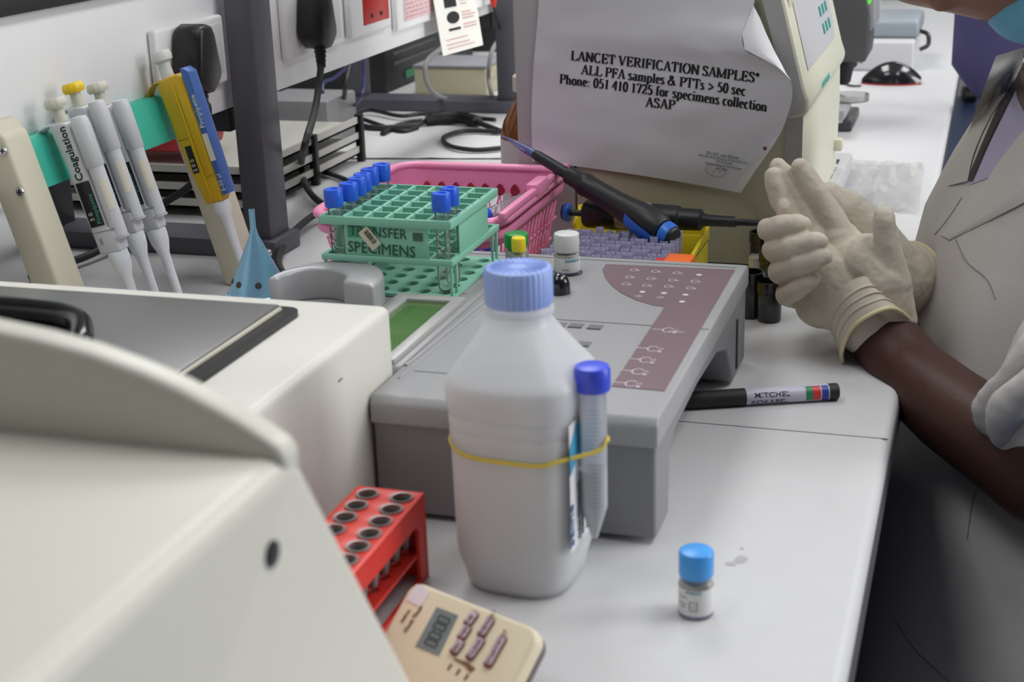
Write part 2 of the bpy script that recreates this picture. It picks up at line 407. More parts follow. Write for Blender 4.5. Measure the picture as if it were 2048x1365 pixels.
# loops of cord lying on the bench
def cord(name, pts, r, m, label, n=8, group=None):
    o = MB().tube(spline(pts, n), r, 8).build(name, m); return tag(o, label, 'cable', group)
cord('mains_cable', [Pz(800,425,.02), Pz(700,418,.02), Pz(640,425,.014), Pz(600,452,.012), Pz(570,485,.01), Pz(556,520,.008), Pz(565,545,.006), Pz(590,558,.006), Pz(640,540,.006), Pz(700,520,.006)], .0048, SOFTBLACK, 'black cord looping on the bench between the steel post and the green rack')
cord('mains_cable', [Pz(600,340,.006), Pz(622,338,.006), Pz(680,355,.006), Pz(760,395,.006)], .004, SOFTBLACK, 'thin black cord lying on the bench behind the blue-capped tubes')

# swing tag hanging off the panel
t = thing('hanging_tag', 'white card tag with black square and round symbols hanging below the panel', 'tag', (PX+.02,2.33,.13))
p0, p1, p2, p3 = Px(866,0,PX+.018), Px(942,0,PX+.018), Px(965,90,PX+.03), Px(885,112,PX+.03)
up = (p0-p3).normalized()
cardm = mat('card', (240,238,230), .6)
q0 = p3+up*.16; q1 = p2+up*.16
MB().loft([[p3,p2,q1,q0],[p3+V((.0012,0,0)),p2+V((.0012,0,0)),q1+V((.0012,0,0)),q0+V((.0012,0,0))]]).build('card', cardm, t)
sx = (p2-p3)
Mtag = frame(p3+V((.0016,0,0)), sx, up)
W = sx.length
g = MB()
k_ = Mtag
HU = .098
def tb(x0,x1,y0,y1,mm=g): mm.box(x0*W,x1*W,y0*HU,y1*HU,0,.0005,M=Mtag)
tb(.20,.48,.74,.93); tb(.22,.50,.36,.40)
g.prism([(a_*W,b_*HU) for a_,b_ in circ(.36,.57,.15,14,ry=.10)], 'z', 0, .0005, M=Mtag)
g.build('symbol', INK, t)
TPR = mat('tag_print', (205,150,150), .7)
for yy in (.76,.82,.88,.52,.57,.62,.37,.42): MB().box(.58*W,(.72+.2*random.random())*W,yy*HU,(yy+.016)*HU,0,.0004,M=Mtag).build('print_line', TPR, t)
for yy in (.08,.14,.22,1.05,1.12): MB().box(.12*W,(.6+.2*random.random())*W,yy*HU,(yy+.014)*HU,0,.0004,M=Mtag).build('print_line', TPR, t)

# ------------------------------------------------ things on the far side, seen under the panel
DK = mat('dark_case', (30,31,34), .5, var=.2)
t = thing('computer_case', 'black computer case standing far back under the socket panel', 'computer', (-1.2,2.95,0))
MB().box(-1.42, -1.14, 2.72, 3.25, 0, .34, bev=.004).build('case', DK, t)
gr = MB()
for k in range(9): gr.box(-1.1398,-1.138, 2.76, 3.0, .05+.02*k, .056+.02*k)
gr.build('vent', mat('vent_grey', (62,64,68), .5), t)
MB().box(-1.1398,-1.137, 2.82,2.90,.015,.03).build('indicator', mat('green_card', (20,120,80), .5), t)
t = thing('computer_case', 'black computer case nearest the far steel post, behind hanging leads', 'computer', (-1.2,3.6,0))
MB().box(-1.36, -1.05, 3.32, 3.85, 0, .34, bev=.004).build('case', DK, t)
MB().box(-1.0498,-1.048, 3.36,3.8,.04,.30).build('side_cover', mat('dark_cover', (24,24,27), .3), t)
t = thing('monitor_back', 'dark flat monitor seen from behind beyond the panel', 'monitor', (-1.5,2.2,0))
MB().box(-1.62, -1.60, 1.95, 2.45, .10, .40, bev=.004).build('screen_back', DK, t)
MB().box(-1.66, -1.52, 2.15, 2.25, 0, .012, bev=.003).box(-1.62,-1.59,2.18,2.22,.01,.15).build('stand', DK, t)
t = thing('junction_box', 'beige box with a grey top on the bench at the far end under the panel', 'box', (-.98,2.98,0))
MB().box(-1.08, -.93, 2.72, 2.86, 0, .052, bev=.003).build('box_body', mat('beige', (196,190,160), .5), t)
MB().box(-1.082, -.928, 2.718, 2.862, .0522, .058, bev=.002).build('lid', mat('grey_lid', (150,150,155), .5), t)
# wire tray rack with red pack
t = thing('letter_tray', 'stack of three pale clear trays with black corner clips behind the steel post', 'tray', (-1.1,1.9,0))
TR = mat('pale_acrylic', (200,198,190), .3)
for z in (.012,.034,.058):
    MB().box(-1.30, -.93, 1.72, 2.10, z, z+.003).box(-1.30,-.93,1.72,1.723,z,z+.013).box(-.933,-.93,1.72,2.10,z,z+.013).build('shelf', TR, t)
for (xx,yy) in ((-.93,1.72),(-.93,2.10),(-1.30,1.72),(-.93,1.93),(-1.12,1.72)):
    MB().box(xx-.006,xx+.006,yy-.006,yy+.006,0,.075,bev=.002).build('corner_clip', BLACK, t)
t = thing('red_pack', 'crumpled red and clear plastic pack on top of the pale trays', 'pack', (-1.05,1.85,.072))
MB().box(-1.16,-1.03,1.76,1.86,.0765,.13,bev=.012).build('pack_body', mat('red_film', (190,50,58), .4, bump=.6, bscale=40, var=.3, vscale=40), t)
MB().box(-1.24,-1.165,1.76,1.85,.0765,.125,bev=.012).build('clear_end', mat('beige_film', (205,200,180), .4, bump=.5, bscale=40), t)
o = MB().box(-1.16,-1.03,2.20,2.32,0,.075,bev=.004).build('grey_file_box', mat('grey_box', (140,140,142), .6, bump=.2)); tag(rebase(o,(-1.09,2.26,0)), 'plain mid-grey box behind the pale trays', 'box')
# papers on the bench beyond the post
pm = mat('paper_sheet', (206,206,206), .7, bump=.3, bscale=18)
for i,(pp,lab) in enumerate((([(650,262),(1000,250),(1010,318),(600,318)],'wrinkled white paper sheet lying flat on the bench under the black leads'),)):
    pts = [Pz(a,b,.001) for a,b in pp]
    n = 14; rings = []
    for i_ in range(n+1):
        A = pts[0].lerp(pts[1], i_/n); B = pts[3].lerp(pts[2], i_/n)
        rings.append([A.lerp(B, k/8)+V((0,0,.0015*(1+noise.noise(V((i_*.6,k*.5,3)))))) for k in range(9)])
    o = MB().loft(rings, cap=False, closed=False).build('paper_sheet', pm); tag(rebase(o, pts[0]), lab, 'paper')
# cable tangle
LEADS = mat('black_lead', (30,30,33), .5)
def P3(l): return [Pz(*q) for q in l]
cord('black_lead', P3([(690,232,.01),(740,255,.008),(830,250,.008),(870,236,.01),(930,238,.012),(1000,262,.01)]), .005, LEADS, 'black lead with a thick inline connector crossing the bench under the panel')
cord('inline_connector', P3([(852,240,.012),(880,237,.013),(920,236,.013),(955,243,.013)]), .011, LEADS, 'fat black inline connector on the lead below the panel')
cord('black_lead', spline(P3([(1005,296,.008),(950,300,.008),(900,292,.008),(888,275,.008),(930,262,.008),(1005,264,.008)]),3), .004, LEADS, 'loop of black lead on the bench beside the amber bottle')
cord('black_lead', P3([(640,225,.01),(700,228,.008),(740,220,.01),(800,232,.008),(860,228,.008),(990,240,.01)]), .004, LEADS, 'thin black lead running behind the inline connector')
cord('black_lead', P3([(765,268,.006),(800,250,.006),(845,243,.01)]), .005, LEADS, 'short black lead end curling up to the inline connector')
cord('black_lead', [Px(700,130,-1.0), Px(690,180,-1.0), Pz(690,225,.01), Pz(730,240,.008), Pz(800,262,.006), Pz(835,256,.006)], .004, LEADS, 'black lead sagging from the dark far side onto the bench')
BL = mat('violet_lead', (48,50,96), .4)
cord('violet_lead', [Px(726,118,-.98), Px(728,160,-.97), Px(722,195,-.96), Pz(700,222,.008)], .003, BL, 'violet-blue lead hanging under the panel, right one of two')
cord('violet_lead', [Px(700,130,-1.02), Px(670,155,-1.0), Px(648,165,-.98), Px(645,185,-.97)], .003, BL, 'violet-blue lead curling under the panel, left one of two')
WL = mat('grey_lead', (150,148,148), .45)
cord('grey_lead', [Px(884,96,-.92), Px(856,120,-.92), Px(850,150,-.92), Px(862,180,-.93), Pz(890,198,.02), Pz(940,205,.012), Pz(1000,195,.01)], .0045, WL, 'pale grey lead looping below the hanging card tag')
cord('grey_lead', [Px(1004,72,-.9), Px(985,100,-.9), Px(978,135,-.9), Px(978,165,-.9), Pz(985,195,.02)], .0045, WL, 'pale grey lead hanging straight down beside the far post')
# amber bottle behind the instrument
t = thing('amber_bottle', 'amber reagent bottle with a pale label at the left edge of the noticed instrument', 'bottle', (-.585,1.76,0))
MB().lathe([(0,0),(.036,0),(.038,.004),(.038,.118),(.034,.134),(.020,.158),(.017,.165),(.017,.178),(0,.178)], o=(-.548,1.77,0)).build('bottle_body', mat('amber_glass', (120,70,25), .12, spec=.8), t)
MB().lathe([(.0385,.012),(.0388,.013),(.0388,.112),(.0385,.113)], o=(-.548,1.77,0)).build('label_wrap', mat('label_pale', (205,196,200), .6), t)
MB().lathe([(0,0),(.021,0),(.021,.018),(.019,.02),(0,.02)], o=(-.548,1.77,.172)).build('cap', mat('cap_ivory', (205,203,190), .5), t)
o = MB().box(-.625,-.60,1.66,1.70,0,.045,bev=.004).build('red_clip', mat('red_item', (205,45,40), .4)); tag(rebase(o,(-.61,1.68,0)),'small red plastic clip just behind the pink basket','clip')

for (x0,y0,x1,y1,z1,lb) in ((-1.75,2.5,-1.45,3.1,.42,'black equipment cabinet at the back left of the dark area under the panel'),(-1.72,3.3,-1.42,4.2,.42,'tall black equipment cabinet farthest back under the panel')):
    t = thing('equipment_cabinet', lb, 'cabinet', ((x0+x1)/2,(y0+y1)/2,0))
    MB().box(x0,x1,y0,y1,0,z1,bev=.004).build('case', DK, t)
    MB().box(x1,x1+.003,y0+.03,y1-.03,.03,z1-.04,bev=.001).build('front_panel', mat('dark_cover', (24,24,27), .3), t)
# ================================================================== PIPETTE STAND (leans back towards the panel)
K = .27
LS = mat('stand_cream', (208,202,182), .5, bump=.1, var=.04)
def lean(y, z, dx=0.0): return V((-.78-K*z+dx, y, z))
t = thing('pipette_stand', 'leaning cream-legged pipette stand with a turquoise crossbar left on the bench', 'pipette stand', (-.80,1.3,0))
def leg(y0, y1, ztop, w=.046):
    m = MB(); n = 8
    xs = lambda z: -.78-K*z
    out = [(xs(0)-w, 0), (xs(0), 0), (xs(ztop-.012), ztop-.012)] + [(xs(ztop)-w/2+.5*w*cos(radians(a))*.98, ztop-.014+.016*sin(radians(a))) for a in range(20,180,20)] + [(xs(ztop-.012)-w, ztop-.012)]
    m.prism(out, 'y', y0, y1, bev=.004, seg=3); return m
leg(1.112, 1.150, .243, .032).build('leg', LS, t)
leg(1.428, 1.466, .250, .032).build('leg', LS, t)
TQ = mat('turquoise', (64,184,160), .35, var=.03)
z0, z1 = .176, .2225
MB().loft([[lean(1.1505,z0,-.010),lean(1.1505,z0,-.006),lean(1.1505,z1-.004,-.006),lean(1.1505,z1,-.010),lean(1.1505,z1,-.024),lean(1.1505,z0,-.024)],
           [lean(1.4315,z0,-.010),lean(1.4315,z0,-.006),lean(1.4315,z1-.004,-.006),lean(1.4315,z1,-.010),lean(1.4315,z1,-.024),lean(1.4315,z0,-.024)]]).build('crossbar', TQ, t)
for (px,py) in ((6,302),(40,384)):
    p = Py(px,py,1.1115); s = MB().lathe([(0,0),(.0042,0),(.0038,.0012),(0,.0014)], o=p, axis=(0,-1,0), seg=16); sc = s.build('screw', CHROME, t)
    MB().box(p.x-.0025,p.x+.0025,1.1095,1.1101,p.z-.0004,p.z+.0004).box(p.x-.0004,p.x+.0004,1.1095,1.1101,p.z-.0025,p.z+.0025).build('slot', BLACK, sc)
p = Pz(565,524,.03); MB().lathe([(0,0),(.005,0),(.005,.006),(0,.007)], o=(-.775,1.462,.03), axis=(0,1,0), seg=14).build('foot_bolt', CHROME, t)

PW = mat('pipette_white', (205,206,210), .4, bump=.08)
PN = mat('nozzle_white', (226,228,232), .35)
IV = mat('ivory', (206,204,188), .45)
ax = V((K,0,-1)).normalized()                         # down along a pipette
uy = V((0,1,0)); un = uy.cross(ax).normalized()       # outward normal
if un.x < 0: un = -un
def pm(y, z):                                         # local frame: x = along bench, y = up the pipette, z = outward
    o_ = lean(y, z, .006); M = Matrix((uy, -ax, un)).transposed().to_4x4(); M.translation = o_; return M
RX90 = Matrix.Rotation(-pi/2,4,'X')
def side_text(s_, size, M, y, z, m, parent, x=-.0089, **k):
    """lettering on the face turned to the aisle, reading up the pipette"""
    L_ = Matrix(((0,0,-1,x),(1,0,0,y),(0,-1,0,z),(0,0,0,1)))
    return text(s_, size, M @ L_, m, parent, **k)
def white_pipette(y, ztop, label, knob, word=None):
    M = pm(y, ztop)
    t = thing('pipette', label, 'pipette', lean(y, ztop), 'white pipettes on the stand')
    MB().prism([(-.128,.002),(-.128,.026),(-.106,.027),(-.104,.0195),(-.010,.0185),(.001,.016),(.003,.008),(.002,-.004),(-.006,-.003),(-.040,.000)], 'x', -.0082, .0082, bev=.0022, seg=3, M=M).build('body', PW, t)
    hp = [(0,-.004,.012),(0,.0015,.002),(0,.0015,-.010),(0,-.003,-.020),(0,-.012,-.0265),(0,-.024,-.029)]
    MB().tube([M @ V(q) for q in spline(hp,5)], .0078, 10, flat=.28).build('hook', PW, t)
    MB().lathe([(0,-.1145),(.0073,-.1145),(.0075,-.112),(.0075,-.046),(.0087,-.0445),(.0091,-.008),(.0086,-.001),(.0075,.003),(0,.004)], seg=24, M=M @ Matrix.Translation((0,0,.0262)) @ RX90).build('handle_tube', PW, t)
    MB().lathe([(0,-.1165),(.0084,-.1165),(.0084,-.1147),(0,-.1147)], seg=24, M=M @ Matrix.Translation((0,0,.0262)) @ RX90).build('ring', mat('ring_grey',(188,188,192),.4), t)
    MB().box(-.0084,.0084,-.1062,-.1052,.0015,.0280,M=M).build('joint', mat('joint_grey',(150,150,154),.5), t)
    MB().lathe([(0,-.126),(.0098,-.128),(.0100,-.134),(.0092,-.142),(.0056,-.154),(.0047,-.170),(.0036,-.215),(0,-.215)], seg=20, M=M @ Matrix.Translation((0,0,.0165)) @ RX90).build('nozzle', PN, t)
    MB().lathe([(0,0),(.0062,0),(.0054,.014),(.0054,.016)], seg=16, M=M @ Matrix.Translation((0,.002,.0075)) @ RX90).build('plunger_stem', IV, t)
    MB().lathe([(0,.014),(.0088,.014),(.0104,.0165),(.0104,.0205),(.0088,.0235),(0,.0238)], seg=48, ripple=.03, rn=12, M=M @ Matrix.Translation((0,.002,.0075)) @ RX90).build('plunger_button', knob, t)
    bp = MB().box(-.0088,-.0081,-.100,-.056,.0035,.0192, bev=.0001, M=M).build('scale_window', mat('window_black', (24,24,26), .3), t)
    side_text('Finnpipette', .0066, M, -.098, .0172, mat('teal_print', (70,160,140), .5), bp)
    side_text('5 0', .0066, M, -.094, .0105, mat('white_print', (210,210,210), .5), bp)
    MB().box(-.0086,-.0081,-.118,-.112,.0075,.0105, M=M).build('slot_mark', mat('joint_grey',(150,150,154),.5), t)
    MB().loft([[M @ V((.0078*sin(radians(a)), yy, .0262+.0078*cos(radians(a)))) for a in range(-70,-10,10)] for yy in (-.088,-.058)], cap=False, closed=False).build('tape', mat('tape_cream', (216,210,190), .6), t)
    if word:
        MB().box(-.0087,-.0081,-.055,-.002,.0030,.0185,M=M).build('name_strip', mat('strip_clear', (208,208,212), .3), t)
        side_text(word, .0118, M, -.0545, .0145, INK, t, bold=.012, xs=.93)
    return t
white_pipette(1.184, .228, 'white pipette marked Coagulation, nearest of the three on the crossbar', IV, word='Coagulation')
white_pipette(1.219, .237, 'white pipette with a bright yellow plunger button', mat('yellow_knob', (236,200,30), .4))
white_pipette(1.257, .231, 'white pipette with ivory button between the yellow-buttoned one and the bare crossbar', IV)
# yellow pipette
YL = mat('mustard', (206,164,20), .4, bump=.05); BU = mat('label_blue', (62,98,165), .4)
M = pm(1.386, .231)
t = thing('pipette', 'mustard yellow pipette with a blue label side, alone at the right of the crossbar', 'pipette', lean(1.386,.231))
MB().prism([(-.130,.006),(-.130,.028),(-.118,.030),(-.05,.031),(.006,.030),(.012,.024),(.010,.002),(.004,-.004),(-.06,-.002),(-.10,.002)], 'x', -.0095, .0095, bev=.003, seg=3, M=M).build('body', YL, t)
MB().prism([(-.126,.0145),(-.126,.0175),(.004,.0175),(.004,.0145)], 'x', -.0115, -.0092, bev=.0008, M=M).build('ridge', YL, t)
MB().prism([(-.10,.018),(-.10,.029),(-.010,.029),(-.010,.018)], 'x', -.0108, -.0092, bev=.0008, M=M).build('raised_panel', YL, t)
MB().box(-.0098,.0098,-.0565,-.0557,-.003,.0312,M=M).build('joint', mat('mustard_dark', (150,115,15), .5), t)
hp = [(0,.006,.004),(0,.008,-.006),(0,.003,-.016),(0,-.008,-.024),(0,-.018,-.029)]
MB().tube([M @ V(q) for q in spline(hp,5)], .0075, 10, flat=.25).build('hook', YL, t)
bl = MB().prism([(-.124,.0302),(-.124,.0375),(.010,.0395),(.016,.034),(.016,.0302)], 'x', -.0100, .0085, bev=.0012, M=M).build('label_side', BU, t)
WP = mat('white_print', (210,210,210), .5)
side_text('Finnpipette', .0080, M, -.050, .0375, WP, bl, x=-.0103, bold=.01)
side_text('5-50 \u00b5l', .0068, M, -.120, .0360, WP, bl, x=-.0103)
MB().box(-.0104,-.0099,-.086,-.056,.0305,.0370, M=M).build('tape', mat('tape_cream', (216,210,190), .6), bl)
wn = MB().box(-.0101,-.0094,-.094,-.064,.0050,.0125, bev=.0001, M=M).build('volume_window', mat('window_black', (24,24,26), .3), t)
side_text('2 0 0', .0068, M, -.0925, .0110, WP, wn, x=-.0104)
MB().lathe([(0,-.128),(.0088,-.130),(.0092,-.140),(.0060,-.146),(.0048,-.17),(.0036,-.222),(0,-.222)], seg=20, M=M @ Matrix.Translation((0,0,.020)) @ RX90).build('nozzle', PN, t)
MB().lathe([(0,.008),(.0072,.010),(.0064,.026),(.0110,.029),(.0116,.034),(.0100,.039),(0,.0395)], seg=24, M=M @ Matrix.Translation((0,0,.008)) @ RX90).build('plunger_button', mat('button_white', (215,215,210), .4), t)

# ================================================================== WHITE BENCHTOP BATH (left, behind the cream instrument)
t = thing('heating_bath', 'white boxy benchtop bath with a dull steel lid, left on the bench', 'bath', (-.7,.8,0))
zb = .147
BW = mat('bath_white', (214,212,204), .42, bump=.12, bscale=500)
MB().box(-1.02, -.410, .640, .962, 0.004, zb, bev=.007, seg=4).build('housing', BW, t)
for (xx,yy) in ((-.43,.66),(-.43,.94),(-1.0,.94),(-1.0,.66)): MB().lathe([(0,0),(.009,0),(.009,.0045),(0,.0045)], o=(xx,yy,0), seg=14).build('foot', BLACK, t)
MB().plate(rrect(-.985,-.466,.660,.930,.012), [], zb, zb+.004).build('gasket', mat('gasket_black', (24,24,26), .4), t)
LID = mat('lid_steel', (132,132,132), .38, .75, var=.06, vscale=40, stretch=(1,12,1))
MB().box(-.985,-.482,.655,.924,zb+.004,zb+.0075,bev=.0015).build('lid', LID, t)
MB().box(-.4815,-.478,.655,.92,zb+.004,zb+.0068,bev=.001).build('trim_strip', mat('trim_pale', (190,186,172), .4), t)
hp = [(-.80,.845,zb+.006),(-.79,.850,zb+.014),(-.72,.852,zb+.015),(-.64,.852,zb+.015),(-.60,.842,zb+.014),(-.578,.815,zb+.011),(-.572,.800,zb+.006)]
MB().tube(spline(hp,8), .0085, 14).build('lid_handle', mat('handle_black', (20,20,22), .2), t)
MB().box(-.640,-.632,.71,.88,zb+.008,zb+.05,bev=.001).build('blue_divider', mat('blue_div', (60,95,140), .4), t) if False else None
p = Px(680,760,-.4099); MB().box(-.4101,-.4092,p.y-.003,p.y+.003,p.z-.0006,p.z+.0006).build('scuff', mat('scuff', (130,130,130), .6), t)

# ================================================================== CREAM INSTRUMENT right in front of the lens
t = thing('cream_analyser', 'large cream moulded instrument with raised curved lip, out of focus nearest the camera', 'instrument', (-.45,.35,0))
CI = mat('instrument_cream', (212,210,198), .38, bump=.08, bscale=300, var=.02)
xs_ = -.241
MB().prism([(.14,0),(.625,0),(.468,.2525),(.455,.2525),(.14,.2525)], 'x', -.80, xs_, bev=.009, seg=4).build('housing', CI, t)
fin = [(-.80,.24),(xs_-.0015,.24),(xs_-.0005,.252)]
for (px,py) in ((600,897),(575,878),(550,860),(500,828),(450,800),(375,760),(300,727),(200,690),(100,663),(0,642)):
    q = Py(px,py,.465); fin.append((min(q.x,xs_-.001), q.z))
fin += [(-.42,.3035),(-.5,.306),(-.7,.300),(-.79,.28),(-.80,.26)]
MB().prism(fin, 'y', .4555, .4700, bev=.0035, seg=3).build('rear_lip', CI, t)
q = Px(543,1108,xs_)
MB().lathe([(0,0),(.0052,0),(.0052,.0008),(.003,.0012),(0,.0012)], o=(xs_+.0001,q.y,q.z), axis=(1,0,0), seg=24).build('screw_hole', BLACK, t)

# ================================================================== BLUE METAL CONE
t = thing('metal_cone', 'blue anodised metal cone with a thin spout, ringed body and small holes', 'cone', (-.6225,1.155,0))
BM = mat('blue_anodised', (142,192,222), .30, .5, stretch=(1,1,30), vscale=20, var=.05)
cx_, cy_ = -.6225, 1.155
MB().lathe([(.0016,.1635),(.0027,.1635),(.0027,.147),(.0044,.139),(.0275,.0875),(.0295,.0865),(.0282,.0845),(.0310,.0815),(.0298,.0795),(.0325,.0765),(.0312,.0745),(.033,.071),(.033,.006),(.034,.004),(.034,0),(0,0)], o=(cx_,cy_,0), seg=48).build('cone_body', BM, t)
for a_ in (-150,-112,-62,-20,30,80,130):
    d = V((cos(radians(a_)), sin(radians(a_)), 0)); nrm = (d*.92+V((0,0,.40))).normalized()
    MB().lathe([(0,.0002),(.0030,.0002),(.0026,.0006),(0,.0007)], o=V((cx_,cy_,.0985))+d*.0228, axis=nrm, seg=16).build('air_hole', mat('hole_brown', (62,50,40), .6), t)
ys = MB(); 
for k in range(5):
    pass
ys.loft([[V((cx_+.0338*cos(radians(a_)), cy_+.0338*sin(radians(a_)), z)) for z in (.060,.084-.0004*abs(a_+168))] for a_ in range(-185,-150,5)], cap=False, closed=False).build('sticker', mat('sticker_yellow', (222,208,60), .5), t)
# ================================================================== GREY COAGULATION ANALYSER
ZT = .094
GS = mat('analyser_grey', (158,158,160), .42, bump=.15, bscale=700, var=.02)
GD = mat('analyser_grey_shaded', (132,132,135), .5, bump=.12, bscale=700)  # shade of the lower front put into a darker copy of the grey
t = thing('coagulation_analyser', 'wide grey flat-topped laboratory analyser with maroon keypad and green display', 'instrument', (-.40,1.1,0))
side = [(.909,.004),(.953,.004),(.958,.05),(.975,.060),(1.06,.064),(1.15,.060),(1.20,.045),(1.232,.004),(1.297,.004),(1.300,ZT-.004),(1.296,ZT),(.913,ZT),(.909,ZT-.004)]
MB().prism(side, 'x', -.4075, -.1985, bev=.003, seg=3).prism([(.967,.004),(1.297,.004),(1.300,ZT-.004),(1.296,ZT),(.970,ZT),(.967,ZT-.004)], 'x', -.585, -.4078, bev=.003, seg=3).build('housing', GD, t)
MB().prism([(.906,ZT-.020),(.907,ZT-.004),(.912,ZT+.0012),(1.297,ZT+.0012),(1.302,ZT-.004),(1.302,ZT-.020)], 'x', -.4085, -.1965, bev=.0022, seg=3).prism([(.966,ZT-.020),(.967,ZT-.004),(.971,ZT+.0012),(1.297,ZT+.0012),(1.302,ZT-.004),(1.302,ZT-.020)], 'x', -.586, -.4087, bev=.0015, seg=2).build('top_cover', GS, t)
MB().box(-.199,-.1972,1.246,1.252,.012,.058).build('foot_slot', mat('slot_dark',(70,70,72),.6), t)
z = ZT+.0013
MAR = mat('keypad_maroon', (126,104,112), .35, var=.04, vscale=12)
arcp = [Pz(a,b,z) for a,b in ((1212,529),(1205,540),(1210,555),(1222,571),(1243,587),(1272,601),(1305,611),(1327,614))]
out = [(-.2035,.962),(-.2055,1.278)]+[(q.x,q.y) for q in arcp]+[(-.2445,1.15),(-.2425,.963)]
kp = MB().prism(out, 'z', z-.0003, z+.0004).build('keypad', MAR, t)
PR = mat('print_pale', (205,200,205), .5)
zz = z+.0005
led = MB()
class KS:
    pass
ico = MB()
def flush():
    global ico
    ico.build('key_symbol', PR, kp); ico = MB()
def ring2(mb, x, y, r, a0=0, a1=360, w=.00045, ry=1.0):
    P = [(x+r*cos(radians(a)), y+r*ry*sin(radians(a))) for a in [a0+(a1-a0)*k/12 for k in range(13)]]
    for p_, q_ in zip(P, P[1:]):
        d = V((q_[0]-p_[0], q_[1]-p_[1])).normalized(); n_ = V((-d.y, d.x))*w
        mb.poly([(p_[0]-n_.x,p_[1]-n_.y,zz),(q_[0]-n_.x,q_[1]-n_.y,zz),(q_[0]+n_.x,q_[1]+n_.y,zz),(p_[0]+n_.x,p_[1]+n_.y,zz)])
rows = [[(-.295,1.259),(-.275,1.258),(-.255,1.257)],[(-.294,1.236),(-.274,1.235),(-.254,1.234),(-.234,1.234)],[(-.292,1.214),(-.273,1.213),(-.254,1.214),(-.234,1.213)]]
for r_ in rows:
    for (x,y) in r_:
        ring2(ico, x, y, .0030, 20, 340, ry=1.25); ico.box(x+.0025,x+.0052,y-.0006,y+.0006,zz-.0001,zz+.0001); ring2(ico, x+.0042, y-.0010, .0011, ry=1.2, w=.0003); flush()
for (x,y) in ((-.234,1.254),(-.272,1.193),(-.253,1.193),(-.234,1.192),(-.233,1.172)):
    led.lathe([(0,.0003),(.0026,.0003),(.0026,0)], o=(x,y,zz), seg=16)
for (x,y) in ((-.2725,1.181),(-.2535,1.181)): ring2(ico,x-.001,y,.0018,w=.0003,ry=1.6); ring2(ico,x+.001,y,.0014,w=.0003,ry=1.6); flush()
for (x,y) in ((-.229,1.096),(-.231,1.049),(-.231,1.023),(-.231,.997),(-.230,.971)):
    ring2(ico, x, y, .0042, 40, 320, w=.0005, ry=1.4); ico.box(x-.0130,x-.0042,y-.0005,y+.0005,zz-.0001,zz+.0001)
    ring2(ico, x+.006, y+.001, .0015, w=.0003, ry=1.3); ico.box(x+.0045,x+.0075,y-.0065,y-.004,zz-.0001,zz+.0001); flush()
ico.box(-.2285,-.215,1.0925,1.0935,zz-.0001,zz+.0001)
ico.build('key_symbol', PR, kp); led.build('indicator', mat('led_white', (225,215,222), .4), kp)
# seams, notches
s = MB()
for (x0,x1,y0,y1) in ((-.33,-.198,1.1050,1.1060),(-.395,-.30,.9625,.9635),(-.58,-.205,1.2855,1.2863)): s.box(x0,x1,y0,y1,z-.0004,z+.0002)
s.box(-.3305,-.3298,.985,1.105,z-.0004,z+.0002)
s.build('seam', mat('seam_grey', (96,96,98), .6), t)
for (px,py) in ((1118,650),(1152,652),(1190,655),(1166,689),(1128,686)):
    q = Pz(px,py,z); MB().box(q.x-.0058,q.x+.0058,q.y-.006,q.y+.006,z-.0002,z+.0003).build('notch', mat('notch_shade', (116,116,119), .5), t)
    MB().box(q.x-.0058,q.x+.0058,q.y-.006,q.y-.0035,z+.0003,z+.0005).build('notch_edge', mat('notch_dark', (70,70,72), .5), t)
# raised rib beside the display
MB().tube(spline([(-.389,1.20,z),(-.398,1.14,z),(-.401,1.07,z),(-.4035,1.00,z),(-.4055,.972,z)],6), .0018, 8).build('rib', GS, t)
MB().tube(spline([(-.383,1.20,z),(-.392,1.14,z),(-.395,1.07,z),(-.3975,1.00,z),(-.4000,.945,z)],6), .0010, 8).build('rib', GS, t)
# display in a pale bezel
MB().plate([(-.4765,.972),(-.4145,.972),(-.4145,1.136),(-.4765,1.136)], [[(-.464,.980),(-.424,.980),(-.424,1.124),(-.464,1.124)]], z-.0002, z+.0045, bev=.0008).build('display_bezel', mat('bezel_pale', (176,176,174), .4), t)
MB().box(-.4645,-.4235,.9795,1.1245,z,z+.0012).build('display', mat('lcd_green', (84,118,58), .25, coat=.6), t)
# logo in red outline strokes
RL = mat('logo_red', (196,60,50), .5)
lg = MB()
def stroke(pts, w=.0006):
    for p_, q_ in zip(pts, pts[1:]):
        p_ = V((*p_,0)); q_ = V((*q_,0)); d = (q_-p_).normalized(); n_ = V((-d.y,d.x,0))*w; o_ = V((0,0,z+.0004))
        lg.poly([p_-n_+o_, q_-n_+o_, q_+n_+o_, p_+n_+o_])
for s0, k_ in ((0,1),(.0085,1)):
    stroke([(-.4475+s0,1.137),(-.4495+s0,1.146),(-.4465+s0,1.152),(-.443+s0,1.147),(-.4395+s0,1.140),(-.436+s0,1.145),(-.4385+s0,1.152)])
stroke([(-.430,1.138),(-.4315,1.152),(-.424,1.152)]); stroke([(-.447,1.157),(-.421,1.159)])
lg.build('logo', RL, t)
# curved cup holder at the back left corner
cx_, cy_ = -.524, 1.085
out = [(cx_+.050*cos(radians(a)), cy_+.062*sin(radians(a))) for a in range(-8,189,12)]
inn = [(cx_-.012+.030*cos(radians(a)), cy_+.034*sin(radians(a))) for a in range(180,-1,-15)]
MB().prism(out+inn, 'z', z-.001, z+.029, bev=.005, seg=4).build('cup_holder', mat('holder_grey', (172,172,174), .35, .15), t)
MB().tube([(-.553,1.052,z+.004),(-.513,1.062,z+.004)], .0016, 8).build('holder_pin', mat('pin_dark', (60,60,62), .4), t)
